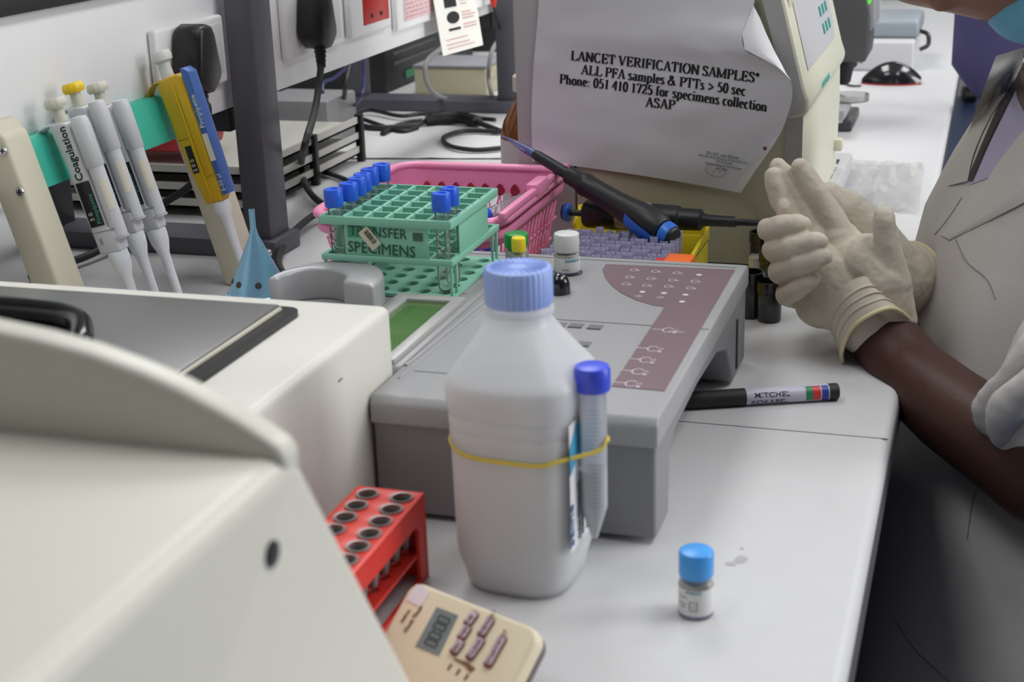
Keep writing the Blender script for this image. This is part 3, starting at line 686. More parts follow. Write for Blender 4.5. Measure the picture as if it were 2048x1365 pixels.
# black rounded stopper
q = Pz(1113,592,z)
MB().lathe([(.0098,0),(.0098,.004),(.0094,.009),(.0078,.0135),(.005,.0165),(.002,.0178),(0,.018)], o=(q.x,q.y+.009,z), seg=28).build('dome_knob', mat('knob_black', (22,18,28), .15, spec=.8), t)
# wells for reagents
def well(x, y, r): MB().lathe([(r,0),(r,.0006),(r+.0012,.0006),(r+.0012,0)], o=(x,y,z), seg=24).build('reagent_well', mat('well_dark', (60,60,62), .5), t)

# reagent vials standing in it
def vial(x, y, z0, r, hb, hc, capm, label, brand=None, cap_r=None, lab=True, name='reagent_vial', extra=True):
    t = thing(name, label, 'vial', (x,y,z0))
    cr_ = cap_r or r*.97
    MB().lathe([(0,0),(r*.96,0),(r,.001),(r,hb*.78),(r*.93,hb*.88),(r*.72,hb*.95),(r*.72,hb)], o=(x,y,z0), seg=32).build('vial_body', GLASS if lab else GLASS, t)
    MB().lathe([(0,.0008),(r*.95,.0008),(r*.95,hb*.86),(0,hb*.87)], o=(x,y,z0), seg=24).build('contents', mat('reagent_pale', (214,212,204), .5), t)
    MB().lathe([(0,hb),(cr_*.97,hb),(cr_,hb+.0008),(cr_,hb+hc-.0015),(cr_*.95,hb+hc-.0003),(cr_*.9,hb+hc),(0,hb+hc)], o=(x,y,z0), seg=48, ripple=.02, rn=24).build('cap', capm, t)
    if lab:
        l_ = MB().lathe([(r*1.008,hb*.10),(r*1.012,hb*.105),(r*1.012,hb*.76),(r*1.008,hb*.77)], o=(x,y,z0), seg=40).build('label_wrap', mat('vial_label', (220,220,220), .55), t)
        MB().lathe([(r*1.011,hb*.07),(r*1.014,hb*.075),(r*1.014,hb*.105),(r*1.011,hb*.11)], o=(x,y,z0), seg=40).build('label_stripe', mat('violet_stripe', (95,90,160), .5), t)
        return t, l_
    return t, None
def curved(s, size, x, y, z0, r, a_mid, m, parent, name='lettering', bold=.01):
    """lettering wrapped round an upright cylinder, centred on azimuth a_mid"""
    cu_ = bpy.data.curves.new('f','FONT'); cu_.body = s; cu_.size = size; cu_.offset = bold*size; cu_.align_x = 'CENTER'; cu_.extrude = 0
    to = bpy.data.objects.new('f', cu_); COL.objects.link(to); dg = bpy.context.evaluated_depsgraph_get()
    me = bpy.data.meshes.new_from_object(to.evaluated_get(dg)); bpy.data.objects.remove(to); bpy.data.curves.remove(cu_)
    off = woff(parent)
    for v in me.vertices:
        a = a_mid + v.co.x/r; v.co = V((x+r*cos(a), y+r*sin(a), z0+v.co.y)) - off
    me.materials.clear(); me.materials.append(m); o = bpy.data.objects.new(name, me); COL.objects.link(o); o.parent = parent; return o
SIE = mat('siemens_teal', (60,150,165), .5); TXT = mat('text_grey', (70,75,85), .6)
FRONT = radians(-78)
def smalltext(x,y,z0,r,parent,a0):
    for k,(s_,dz,da) in enumerate((('Dade',.0,-.75),('Thrombin',-.003,-.75),('15 mL',-.006,-.8),('IVD',-.009,-.85))):
        curved(s_, .0024, x, y, z0+dz, r, a0+da, TXT, parent)
q = Pz(1132,548,z)
wx, wy = q.x, q.y+.004
well(wx, wy, .0128)
tv, l_ = vial(wx, wy, z-.012+.0125, .0118, .0205, .0165, mat('cap_white', (218,218,218), .35), 'glass vial with a ribbed white cap standing in a well of the grey analyser')
curved('SIEMENS', .0042, wx, wy, z+.0125, .0118*1.02, FRONT+.55, SIE, l_, bold=.02)
curved('15 mL', .0026, wx, wy, z+.005, .0118*1.02, FRONT-.05, TXT, l_)
MB().lathe([(0,0),(.0019,0)], o=(0,0,0)).build('x', TXT) if False else None
q = Pz(1027,552,z); vial(q.x, q.y+.012, z+.0006, .0105, .024, .0125, mat('cap_green', (20,140,60), .35), 'vial with a bright green cap behind the big bottle', lab=False, cap_r=.0108)
q = Pz(1042,552,z); vial(q.x, q.y-.004, z+.0006, .0062, .024, .0125, mat('cap_yellow', (240,215,45), .35), 'slim vial with a yellow cap in front of the green-capped one', lab=False, cap_r=.0064)

# ================================================================== GREEN TUBE RACK on the analyser
GRN = mat('rack_green', (138,202,178), .42, bump=.1, var=.03)
rx0, rx1, ry0, ry1, rz = -.5465, -.4265, 1.138, 1.264, ZT+.0018
H = .0700
t = thing('tube_rack', 'mint green plastic test tube rack with handwriting, standing on the grey analyser', 'rack', ((rx0+rx1)/2,(ry0+ry1)/2,rz))
nx = ny = 6
cxs = [rx0+.011+ (rx1-rx0-.022)*i/(nx-1) for i in range(nx)]; cys = [ry0+.011+(ry1-ry0-.022)*j/(ny-1) for j in range(ny)]
def deck(z0, z1, rim):
    m = MB(); px_ = (cxs[1]-cxs[0]); py_ = (cys[1]-cys[0])
    for i in range(nx+1):
        x = cxs[0]-px_/2+px_*i; w = .0015
        m.box(x-w,x+w,ry0,ry1,z0,z1,bev=.0003,seg=1)
    for j in range(ny+1):
        y = cys[0]-py_/2+py_*j; w = .0011
        m.box(rx0,rx1,y-w,y+w,z0,z1,bev=.0003,seg=1)
    m.box(rx0-.0015,rx1+.0015,ry0-.0015,ry0+.0008,z0-rim,z1,bev=.0006).box(rx0-.0015,rx1+.0015,ry1-.0008,ry1+.0015,z0-rim,z1,bev=.0006)
    m.box(rx0-.0015,rx0+.0008,ry0,ry1,z0-rim,z1,bev=.0006).box(rx1-.0008,rx1+.0015,ry0,ry1,z0-rim,z1,bev=.0006)
    return m
deck(rz+H-.0075, rz+H, 0).build('top_deck', GRN, t)
deck(rz+.0300, rz+.0355, 0).build('middle_deck', GRN, t)
holes = [circ(x,y,.0058,12,ry=.0062) for x in cxs for y in cys]
MB().plate([(rx0-.001,ry0-.001),(rx1+.001,ry0-.001),(rx1+.001,ry1+.001),(rx0-.001,ry1+.001)], holes, rz, rz+.0028).build('bottom_tray', GRN, t)
MB().box(rx0+.021,rx1-.021,ry0+.0006,ry0+.0022,rz+.033,rz+H-.003,bev=.0004).build('front_wall', GRN, t)
MB().box(rx0+.021,rx1-.021,ry1-.0022,ry1-.0006,rz+.033,rz+H-.003,bev=.0004).build('back_wall', GRN, t)
MB().box(rx1-.0022,rx1-.0006,ry0+.024,ry1-.024,rz+.033,rz+H-.003,bev=.0004).build('side_wall', GRN, t)
MB().box(rx0+.0006,rx0+.0022,ry0+.024,ry1-.024,rz+.033,rz+H-.003,bev=.0004).build('side_wall', GRN, t)
for (x,y) in ((rx1-.0012,ry0+.0012),(rx1-.0012,ry1-.0012),(rx0+.0012,ry1-.0012),(rx0+.0012,ry0+.0012),(rx1-.0012,ry0+.013),(rx1-.0012,ry1-.013)):
    MB().box(x-.0012,x+.0012,y-.0012,y+.0012,rz+.001,rz+.033,bev=.0003).build('post', GRN, t)
MK = mat('marker_dark', (34,84,66), .6)
fy = ry0+.0003
fw = [c for c in t.children if c.name.startswith('front_wall')][0]
MB().box(rx0+.0245,rx0+.052,fy-.00010,fy+.0004,rz+.0515,rz+.0645).build('marker_smudge', mat('smudge_green', (60,150,108), .5, var=.1, vscale=90), fw)
def hand(s, size, x, z_, rotz=0, m=MK, bold=.0):
    M = Matrix.Translation((x, fy-.0003, z_)) @ Matrix.Rotation(pi/2,4,'X') @ Matrix.Rotation(rotz,4,'Z')
    return text(s, size, M, m, fw, xs=.92, bold=bold)
hand('TRANSFER', .0125, rx0+.0260, rz+.0535, radians(-1.5))
hand('SPECIMENS', .0140, rx0+.0235, rz+.0385, radians(-2))
M = Matrix.Translation((rx0+.0455, fy-.0009, rz+.0515)) @ Matrix.Rotation(pi/2,4,'X') @ Matrix.Rotation(radians(-50),4,'Z')
st = MB().prism(rrect(-.010,.010,-.0055,.0055,.0012), 'z', 0, .0003, M=M).build('barcode_sticker', mat('sticker_cream', (216,210,190), .5), fw)
bc = MB(); x = -.0075
while x < .006:
    w = random.choice((.0004,.0007,.001)); bc.box(x,x+w,-.001,.0038,.0003,.00045,M=M); x += w+random.choice((.0004,.0006))
bc.build('barcode', INK, st) ; 
text('AL...MG', .0036, M @ Matrix.Translation((-.007,-.0045,.0004)), INK, st) if False else None
MB().box(rx1-.0345,rx1-.0255,fy-.0003,fy+.0004,rz+.051,rz+.058).build('grey_patch', mat('patch_grey', (70,100,92), .6, var=.4, vscale=300), fw)

# tubes with blue caps
BLUE = mat('cap_blue', (40,98,225), .35)
def tube_proto(label):
    t = thing('blood_tube', label, 'tube', (0,0,0))
    MB().lathe([(0,.0),(.0035,.0006),(.0058,.003),(.0063,.0065),(.0063,.079)], seg=20).build('glass_tube', GLASS, t)
    MB().lathe([(0,.0725),(.0078,.0725),(.0082,.0735),(.0082,.0870),(.0076,.0882),(.0045,.0882),(.0040,.0870),(0,.0870)], seg=36, ripple=.025, rn=18).build('cap', BLUE, t)
    w = MB(); 
    for k in range(4):
        zc = .030+.008*k
        w.tube([((.0065)*cos(a), .0065*sin(a), zc+.003*sin(3*a+k)) for a in [radians(-115+12*j) for j in range(6)]], .00035, 5)
    w.build('handwriting', INK, t)
    return t
tp = tube_proto('blue-capped glass tube in the rack’s left column, nearest the front')
lab = ['blue-capped glass tube in the left column of the green rack, at its front corner',
 'lighter blue-capped glass tube, second from the front in the rack\'s left column',
 'blue-capped glass tube, third from the front in the rack\'s left column',
 'blue-capped glass tube, fourth from the front in the rack\'s left column',
 'blue-capped glass tube, fifth from the front in the rack\'s left column',
 'blue-capped tube with yellowish contents at the back left corner of the rack']
spots = [(668,402),(685,392),(708,378),(724,368),(743,360),(765,350)]
ztc = rz+.0115+.066
for i,(px,py) in enumerate(spots):
    x, y = cxs[0], cys[i]
    if i == 1: x = cxs[0]+.000
    o = tp if i == 0 else dup(tp, (0,0,0))
    o.location = (x, y, rz+.0035+ (.0 if i != 5 else .0)); o['label'] = lab[i]; o['group'] = 'blue-capped tubes in the green rack'; o.rotation_euler = (radians(random.uniform(-2,2)), radians(random.uniform(-2,2)), random.uniform(-.4,.4))
    if i == 5:
        ct = MB().lathe([(0,.001),(.0055,.004),(.0058,.008),(.0058,.050),(0,.050)], seg=16).build('serum', mat('serum', (205,185,140), .4), None); ct.parent = o
for k,(i,j,lb) in enumerate(((5,0,'blue-capped glass tube with handwriting at the front right corner of the green rack'),(5,1,'blue-capped glass tube with a black scribble, second from front on the rack\'s right edge'))):
    o = dup(tp, (cxs[i], cys[j], rz+.0035), (0,0,.2*k), lb, 'blue-capped tubes in the green rack')

# ================================================================== PINK BASKET
PK = mat('basket_pink', (244,150,190), .35, bump=.08)
bx0, bx1, by0, by1, bz = -.652, -.447, 1.330, 1.585, .113
t = thing('plastic_basket', 'pink slatted plastic basket with a folded handle, behind the green rack', 'basket', ((bx0+bx1)/2,(by0+by1)/2,0))
def rr3(x0,x1,y0,y1,r,z,n=5): return [V((a,b,z)) for a,b in rrect(x0,x1,y0,y1,r,n)]
IN = .022
# rim: flat rolled band
MB().tube([p for p in rr3(bx0,bx1,by0,by1,.03,bz)], .0062, 12, closed=True, flat=.8).build('rim', PK, t)
MB().tube([p for p in rr3(bx0+.001,bx1-.001,by0+.001,by1-.001,.03,bz-.014)], .0032, 8, closed=True, flat=1.6).build('lower_rim', PK, t)
body = MB()
A_ = rr3(bx0+.004,bx1-.004,by0+.004,by1-.004,.028,bz); B_ = rr3(bx0+.007,bx1-.007,by0+.007,by1-.007,.028,bz-.028)
C_ = rr3(bx0+IN,bx1-IN,by0+IN,by1-IN,.024,.012); D_ = rr3(bx0+IN+.002,bx1-IN-.002,by0+IN+.002,by1-IN-.002,.024,.0)
body.loft([A_,B_], cap=False); body.loft([C_,D_], cap=True)
body.build('band', PK, t)
# slanted slats all the way round
def ring_pt(s_, f_):
    x0=bx0+.007+(IN-.007)*f_; x1=bx1-.007-(IN-.007)*f_; y0=by0+.007+(IN-.007)*f_; y1=by1-.007-(IN-.007)*f_
    z_ = (bz-.028)*(1-f_)+.012*f_
    W_, H_ = x1-x0, y1-y0; per = [W_,H_,W_,H_]; s_ = s_%4; k = int(s_); u = s_-k
    c = [(x0,y0),(x1,y0),(x1,y1),(x0,y1),(x0,y0)]; return V((c[k][0]+(c[k+1][0]-c[k][0])*u, c[k][1]+(c[k+1][1]-c[k][1])*u, z_))
sl = MB()
for side_ in range(4):
    N_ = 11 if side_%2 == 0 else 14
    for k in range(N_+1):
        s0 = side_+.08+.84*k/N_
        for dr in (1,-1):
            s1 = side_+.08+.84*min(max(k/N_+dr*.10,0),1)
            sl.tube([ring_pt(min(s0,side_+.999),0), ring_pt(min(s1,side_+.999),1)], .0013 if dr>0 else .0010, 5)
sl.build('slats', PK, t)
for f_ in (.33,.66): MB().tube([ring_pt(s/10,f_) for s in range(40)], .0013, 6, closed=True).build('cross_band', PK, t)
# teardrop openings row on the back wall upper band
td = MB()
for k in range(9):
    x = bx0+.035+k*.018
    td.prism([(x+.0055*cos(radians(a))*(1-.35*max(0,sin(radians(a)))), bz-.024+.007*sin(radians(a))) for a in range(0,360,24)], 'y', by1-.0092, by1-.0080)
td.build('teardrop_cutout', mat('cutout_red', (170,40,60), .5, var=.6, vscale=30), t)
# folded handle along the right rim
hb_ = MB()
hb_.box(-.004,.004,-.125,.115,0,.0075,bev=.002,M=Matrix.Translation((bx1+.002,(by0+by1)/2,bz+.004)))
hb_.box(-.008,.006,-.022,.022,-.004,.012,bev=.003,M=Matrix.Translation((bx1+.001,(by0+by1)/2+.005,bz+.004)))
hb_.build('handle', PK, t)
MB().ball((bx1-.004,(by0+by1)/2+.032,bz+.009),(.004,.006,.005)).build('hinge', PK, t)
# tubes lying inside
for k,(px,py,zz_,rz_,lb) in enumerate(((972,430,.080,-1.15,'blue-capped glass tube lying across the top of the pink basket'),
      (930,455,.055,-.6,'blue-capped tube lying deeper in the pink basket, under the top one'),(900,420,.050,.5,'blue-capped tube lying in the pink basket beside its back wall'))):
    q = Pz(px,py,zz_)
    d_ = V((sin(-rz_),cos(-rz_),0)) if False else V((cos(rz_+pi/2+.9), sin(rz_+pi/2+.9), 0))
    o = dup(tp, (0,0,0), (0,0,0), lb, 'tubes lying in the pink basket')
    d_ = (Pz(1035,403,zz_+.004)-Pz(985,425,zz_)).normalized() if k == 0 else V((cos(1.2+k),sin(1.2+k),0))
    ln_ = V((0,0,-1)).rotation_difference(d_); o.rotation_mode = 'XYZ'; o.rotation_euler = ln_.to_euler()
    o.location = q - (ln_.to_matrix() @ V((0,0,.075)))
bag = MB()
for k in range(26):
    a = random.uniform(0,pi); x = random.uniform(bx0+.06,bx1-.06); y = random.uniform(by0+.06,by1-.06); z_ = random.uniform(.016,.05)
    d_ = V((cos(a),sin(a),random.uniform(-.1,.1)))*.035
    c_ = V((x,y,z_)); bag.tube([c_-d_,c_+d_], .0062, 8)
o = bag.build('used_tube_heap', clear('violet_tube', (90,100,215), .55)); tag(rebase(o,((bx0+bx1)/2,(by0+by1)/2,.012)), 'heap of violet-tinted tubes filling the bottom of the pink basket', 'tubes', kind='stuff')

# ================================================================== NOTICED INSTRUMENT
YF = 1.600
IG = mat('inst_cream', (196,194,172), .5, var=.03, vscale=4); IL = mat('inst_grey', (182,182,182), .5, var=.02); IE = mat('inst_pale', (206,205,186), .4)
t = thing('blood_analyser', 'tall cream and grey instrument with a sloping key panel and a paper notice taped on', 'instrument', (-.35,1.8,0))
MB().box(-.442, -.205, YF, 2.03, .008, .62, bev=.002).build('side_panel', IG, t)
MB().box(-.512, -.4435, YF+.001, 2.03, .008, .62, bev=.003).build('rear_panel', IL, t)
def yx(px,py): q = Py(px,py,YF); return (q.x, q.z)
MB().prism([(-.2045,.008),(-.190,.008),yx(1600,330),yx(1600,240),yx(1570,235)], 'y', YF-.001, 2.03, bev=.001).build('front_column', IE, t)
MB().prism([(-.2040,.008),(-.1862,.008),(-.1862,.178),(-.2040,.19)], 'y', YF-.0022, YF-.0012).build('column_edge', IL, t)
hd = [yx(1570,240),yx(1608,233),yx(1620,222),yx(1622,200),yx(1613,172),yx(1576,10)]
top_ = yx(1530,10); d_ = V((hd[-1][0]-hd[-2][0], hd[-1][1]-hd[-2][1]))
ext = (hd[-1][0]+d_.x*1.6, hd[-1][1]+d_.y*1.6)
g1 = yx(1527,0); g2 = yx(1568,160)
head = hd+[ext, (g1[0]+(ext[1]-g1[1])*(g1[0]-g2[0])/(g1[1]-g2[1]), ext[1]), g1, g2]
MB().prism(head, 'y', YF-.006, 1.98, bev=.006, seg=3).build('console', IE, t)
MB().prism([(p[0]-(.0045 if 1 <= i <= 6 else 0), p[1]+(.004 if i < 3 else 0)) for i,p in enumerate(head)], 'y', YF-.0085, YF-.0062).build('console_side', IL, t)
# sloping key face: grey insert with teal key marks and a dark screen
a0 = V((hd[4][0], 0, hd[4][1])); a1 = V((ext[0],0,ext[1])); up_ = (a1-a0).normalized(); nrm_ = V((up_.z,0,-up_.x))
if nrm_.x < 0: nrm_ = -nrm_
Mk = Matrix((V((0,1,0)), up_, V((0,1,0)).cross(up_))).transposed().to_4x4(); Mk.translation = a0+V((0,YF,0))
if (Mk.to_3x3() @ V((0,0,1))).x < 0: pass
kf = MB().prism([(.03,.012),(.30,.012),(.325,.03),(.32,.11),(.03,.11)], 'z', -.0002, .0012, M=Mk).build('key_panel', mat('key_grey', (182,182,184), .5), t)
ky = MB()
for r_ in range(4):
    for c_ in range(3): ky.box(.215+c_*.030,.229+c_*.030,.028+r_*.021,.040+r_*.021,.0012,.0020,M=Mk)
ky.build('key', mat('key_teal', (60,150,135), .4), kf)
MB().box(.05,.31,.128,.21,.0002,.0016,M=Mk,bev=.0004).build('screen', mat('screen_dark', (70,62,60), .15), t)
text('DADE BEHRING', .011, Matrix(((0,0,1,hd[3][0]+.0012),(1,0,0,YF+.10),(0,1,0,hd[3][1]-.004),(0,0,0,1))), mat('teal_print2', (90,180,175), .5), t)
MB().box(-.248,-.176,1.93,2.13,0,.03,bev=.004).build('base_plinth', mat('plinth_grey', (178,178,180), .5), t)
vs = MB()
for (a,b) in ((1.955,1.985),(2.0,2.03),(2.05,2.08)):
    for x in (-.232,-.205): vs.box(x,x+.016,a,b,.0300,.0305)
vs.build('vent_slot', mat('slot_black', (50,50,50), .6), t)
MB().box(-.191,-.178,1.98,2.0,.062,.078,bev=.003).build('release_knob', IE, t)
# paper notice, bulging and curling off at its right side
tn = thing('paper_notice', 'white A4 notice about verification samples taped to the tall instrument, right corners curling', 'notice', (-.35,YF-.004,.2))
rows_ = [(322,1065,386,1481,1.588),(295,1064,340,1512,1.578),(260,1063,300,1540,1.570),(225,1063,262,1563,1.565),(190,1064,225,1577,1.562),(155,1066,190,1585,1.562),(120,1068,160,1579,1.564),(100,1070,135,1552,1.566),(85,1071,118,1524,1.568),(65,1073,100,1490,1.572),(40,1075,66,1485,1.577),(10,1077,38,1496,1.584),(-15,1079,12,1507,1.588),(-50,1081,-20,1512,1.592)]
n_ = 30; b = bmesh.new(); G = []
RW = spline([V((r[0],r[2],r[3])) for r in rows_],3); RY = spline([V((r[1],r[4],0)) for r in rows_],3)
for (rr_, ry_) in zip(RW, RY):
    row = []
    for i in range(n_+1):
        u = i/n_; px_ = ry_.x+(rr_.z-ry_.x)*u; py_ = rr_.x+(rr_.y-rr_.x)*(u*.75+.25*u*u)
        u_ = (px_-1065)/520; bb = max(0,u_-.4)/.6
        y = 1.597-(1.597-ry_.y)*min(1,(u**2.2)) - .0016*(noise.noise(V((u*5,py_*.02,1))))
        row.append(b.verts.new(Py(px_,py_,y)))
    G.append(row)
for j in range(len(G)-1):
    for i in range(n_): b.faces.new((G[j][i],G[j][i+1],G[j+1][i+1],G[j+1][i]))
mb_ = MB(); mb_._add(b); NPAP = mat('notice_paper', (214,214,220), .7, bump=.6, bscale=12, var=.04, vscale=4)
mb_.build('sheet', NPAP, tn)
PL = mat('notice_flap_lit', (232,232,236), .7)  # light on the curled corners put into a paler copy of the paper
def cpt(px, py, y): return Py(px, py, y)
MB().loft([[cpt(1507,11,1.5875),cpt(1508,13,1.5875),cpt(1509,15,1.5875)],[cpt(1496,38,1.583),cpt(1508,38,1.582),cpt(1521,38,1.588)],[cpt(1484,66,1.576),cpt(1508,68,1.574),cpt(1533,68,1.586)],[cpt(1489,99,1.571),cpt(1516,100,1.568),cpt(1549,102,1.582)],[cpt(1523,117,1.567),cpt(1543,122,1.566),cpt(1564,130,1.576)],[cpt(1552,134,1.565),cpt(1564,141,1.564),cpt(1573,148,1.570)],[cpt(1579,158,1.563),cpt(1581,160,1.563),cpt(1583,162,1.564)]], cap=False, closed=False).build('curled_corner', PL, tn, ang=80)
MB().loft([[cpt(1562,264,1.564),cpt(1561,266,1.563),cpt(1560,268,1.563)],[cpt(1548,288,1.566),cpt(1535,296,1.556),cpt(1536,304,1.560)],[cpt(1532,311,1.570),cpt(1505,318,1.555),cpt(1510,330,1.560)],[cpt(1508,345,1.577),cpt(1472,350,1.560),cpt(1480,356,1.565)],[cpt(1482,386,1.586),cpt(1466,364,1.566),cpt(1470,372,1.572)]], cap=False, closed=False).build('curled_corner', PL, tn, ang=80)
MB().lathe([(0,0),(.0022,0),(.0018,.0008),(0,.001)], o=Py(1530,297,1.5555), axis=(0,-1,0), seg=14).build('pin', mat('pin_brown', (110,60,55), .4), tn)
# lettering
def put_lines():
    m = MB(); 
    lines = [('LANCET VERIFICATION SAMPLES*', 1137, 122, 1521, 163), ('ALL PFA samples & PTTs > 50 sec', 1158, 150, 1493, 189), ('Phone: 051 410 1725 for specimens collection', 1114, 169, 1537, 219), ('ASAP', 1289, 214, 1347, 221)]
    sheet = BVHTree.FromObject([c for c in tn.children if c.name.startswith('sheet')][0], bpy.context.evaluated_depsgraph_get())
    off = woff(tn)
    b = bmesh.new()
    # sheet frame: baseline direction and cap height in metres on the panel plane
    for (s_, ax0, ay0, ax1, ay1) in lines:
        Q, w = serif(s_)
        A = Py(ax0, ay0, YF-.012); B = Py(ax1, ay1, YF-.018); ux = (B-A); L_ = ux.length; ux.normalize(); ux = V((ux.x,0,ux.z)).normalized(); uz = V((-ux.z,0,ux.x))
        sx_ = L_/w; sz_ = .0104
        for quad in Q:
            vs_ = []
            for (qx,qy) in quad:
                p = A + ux*(qx*sx_) + uz*(qy*sz_)
                hit = sheet.ray_cast(V((p.x, 1.0, p.z))-off, V((0,1,0)))
                y = (hit[0].y+off.y if hit[0] is not None else p.y) - .0006
                vs_.append(b.verts.new((p.x,y,p.z)))
            b.faces.new(vs_)
    mm = MB(); mm._add(b); return mm.build('lettering', INK, tn, flat=True)
put_lines()
# stamp near the lower right
def on_sheet(name, s_, size, px, py, m, ang=-.11, bold=0, xs=1):
    A = Py(px,py,YF-.03); sheet_off = .0
    cu_ = Matrix.Translation(A) @ Matrix.Rotation(pi/2,4,'X') @ Matrix.Rotation(ang,4,'Z')
    return text(s_, size, cu_, m, tn, name=name, bold=bold, align='CENTER', xs=xs, th=0)
SG = mat('stamp_grey', (90,90,105), .7)
def drape(o):
    sh = [c for c in tn.children if c.name.startswith('sheet')][0]; bv = BVHTree.FromObject(sh, bpy.context.evaluated_depsgraph_get())
    for v in o.data.vertices:
        h_ = bv.ray_cast(V((v.co.x, -1, v.co.z)), V((0,1,0)))
        if h_[0] is not None: v.co.y = h_[0].y-.0006
for (s_,sz,px,py) in (('Dr AC van Marle',.0052,1441,318),('MBChB, MMed(Haem), FCPath(SA) Haem',.0034,1444,325),('MP 0716340',.0036,1444,332),('Haematology & Cell Biology',.0036,1442,339),('051 4053',.0034,1440,346)):
    drape(on_sheet('stamp_lettering', s_, sz, px, py, SG))
rg = MB(); c_ = Py(1426,348,YF-.03)
rg.tube([c_+V((.0115*cos(a),0,.0068*sin(a)-.1*.0115*cos(a))) for a in [k*pi/12 for k in range(24)]], .00022, 4, closed=True)
rg.tube([c_+V((-.003,0,-.003)), c_+V((.002,0,.004)), c_+V((.004,0,-.002)), c_+V((.008,0,.001))], .00022, 4)
drape(rg.build('red_signature', mat('red_ink', (175,90,95), .6), tn))

# ================================================================== TIP RACK AND TWO BLACK PIPETTES
YT = mat('tray_yellow', (232,214,52), .38)
tx0, tx1, ty0, ty1 = -.425, -.278, 1.345, 1.555
t = thing('tip_tray', 'bright yellow plastic tray standing behind the violet pipette tips', 'tray', ((tx0+tx1)/2,(ty0+ty1)/2,0))
MB().plate(rrect(tx0,tx1,ty0,ty1,.012), [], 0, .003).build('floor_plate', YT, t)
def wallring(z0,z1,th,front=False):
    o_ = rrect(tx0,tx1,ty0,ty1,.014); i_ = rrect(tx0+th,tx1-th,ty0+th,ty1-th,.012)
    return MB().plate(o_, [i_], z0, z1, bev=.0008)
wallring(.003,.052,.0025).build('tray_wall', YT, t)
MB().loft([[V((tx0,ty1-.05,.052)),V((tx0,ty1-.004,.076)),V((tx0+.01,ty1,.078)),V((tx1-.01,ty1,.070)),V((tx1,ty1-.004,.068)),V((tx1,ty1-.07,.058)),V((tx1,ty0+.01,.052))],
           [V((tx0,ty1-.05,.05)),V((tx0,ty1-.004,.05)),V((tx0+.01,ty1,.05)),V((tx1-.01,ty1,.05)),V((tx1,ty1-.004,.05)),V((tx1,ty1-.07,.05)),V((tx1,ty0+.01,.05))]], cap=False, closed=False).build('high_back', YT, t)
MB().tube(spline([V((tx0,ty1-.05,.053)),V((tx0+.001,ty1-.012,.076)),V((tx0+.012,ty1,.079)),V((tx1-.012,ty1,.072)),V((tx1,ty1-.012,.069)),V((tx1,ty1-.07,.060)),V((tx1,ty0+.01,.053))],5), .0022, 8).build('tray_lip', YT, t)
t = thing('tip_rack', 'clear hole plate carrying the violet pipette tips', 'rack', ((tx0+tx1)/2,(ty0+ty1)/2,.003))
gx = [tx0+.016+.0105*i for i in range(12)]; gy = [1.362+.0135*j for j in range(12)]
gy = gy[:8]
# the tip plate sits forward of the tray
MB().box(gx[0]-.007,gx[-1]+.007,gy[0]-.004,gy[-1]+.006,.040,.042,bev=.0005).build('hole_plate', clear('plate_violet', (170,165,225), .4), t)
for (xx,yy) in ((gx[0]-.005,gy[0]-.002),(gx[-1]+.005,gy[0]-.002),(gx[0]-.005,gy[-1]+.004),(gx[-1]+.005,gy[-1]+.004)): MB().box(xx-.0015,xx+.0015,yy-.0015,yy+.0015,.0035,.040).build('leg', clear('plate_violet', (170,165,225), .4), t)
TIP = clear('tip_violet', (232,228,255), .92, .1)
def tip(): return MB().lathe([(.0006,-.034),(.0012,-.030),(.0028,.0),(.0038,.012),(.0043,.020),(.0043,.026),(.0036,.026),(.0034,.014)], seg=12)
first = None
for j,y in enumerate(gy):
    for i,x in enumerate(gx):
        xx = x+.0008*((j*7+i*3)%3-1); hh = .052 + (.0035 if (i*5+j*3)%4 == 0 else 0)
        if first is None:
            first = tip().build('pipette_tip', TIP); o = first
        else: o = first.copy(); COL.objects.link(o)
        o.location = (xx, y, hh); tag(o, 'clear violet pipette tip standing upright in the packed rack', 'pipette tip', 'violet pipette tips packed in the rack')
OR = mat('orange_plastic', (245,112,30), .4)
t = thing('orange_rack', 'small orange plastic rack corner in front of the yellow tray', 'rack', (-.285,1.36,0))
q = Py(1356,522,1.322)
MB().box(q.x-.012,q.x+.014,q.y-.014,q.y+.016,q.z-.008,q.z+.003,bev=.002).build('rack_top', OR, t)
for (a_,b_) in ((q.x-.010,q.y-.012),(q.x+.012,q.y-.012),(q.x+.012,q.y+.014),(q.x-.010,q.y+.014)): MB().box(a_-.002,a_+.002,b_-.002,b_+.002,0,q.z-.008).build('leg', OR, t)
MB().box(q.x-.022,q.x-.0118,q.y-.010,q.y+.006,q.z-.006,q.z+.001,bev=.002).build('red_insert', mat('red_insert', (215,50,60), .4), t)

PB = mat('pipette_black', (32,33,36), .42, bump=.1, bscale=500); PBL = mat('pipette_blue', (52,120,225), .3)
def axial(A, B, twist=0):
    d = (B-A); L_ = d.length; z_ = d.normalized(); side = V((0,-1,0)); x_ = (side - z_*side.dot(z_)).normalized(); y_ = z_.cross(x_)
    M = Matrix((x_, y_, z_)).transposed().to_4x4(); M.translation = A; return M, L_
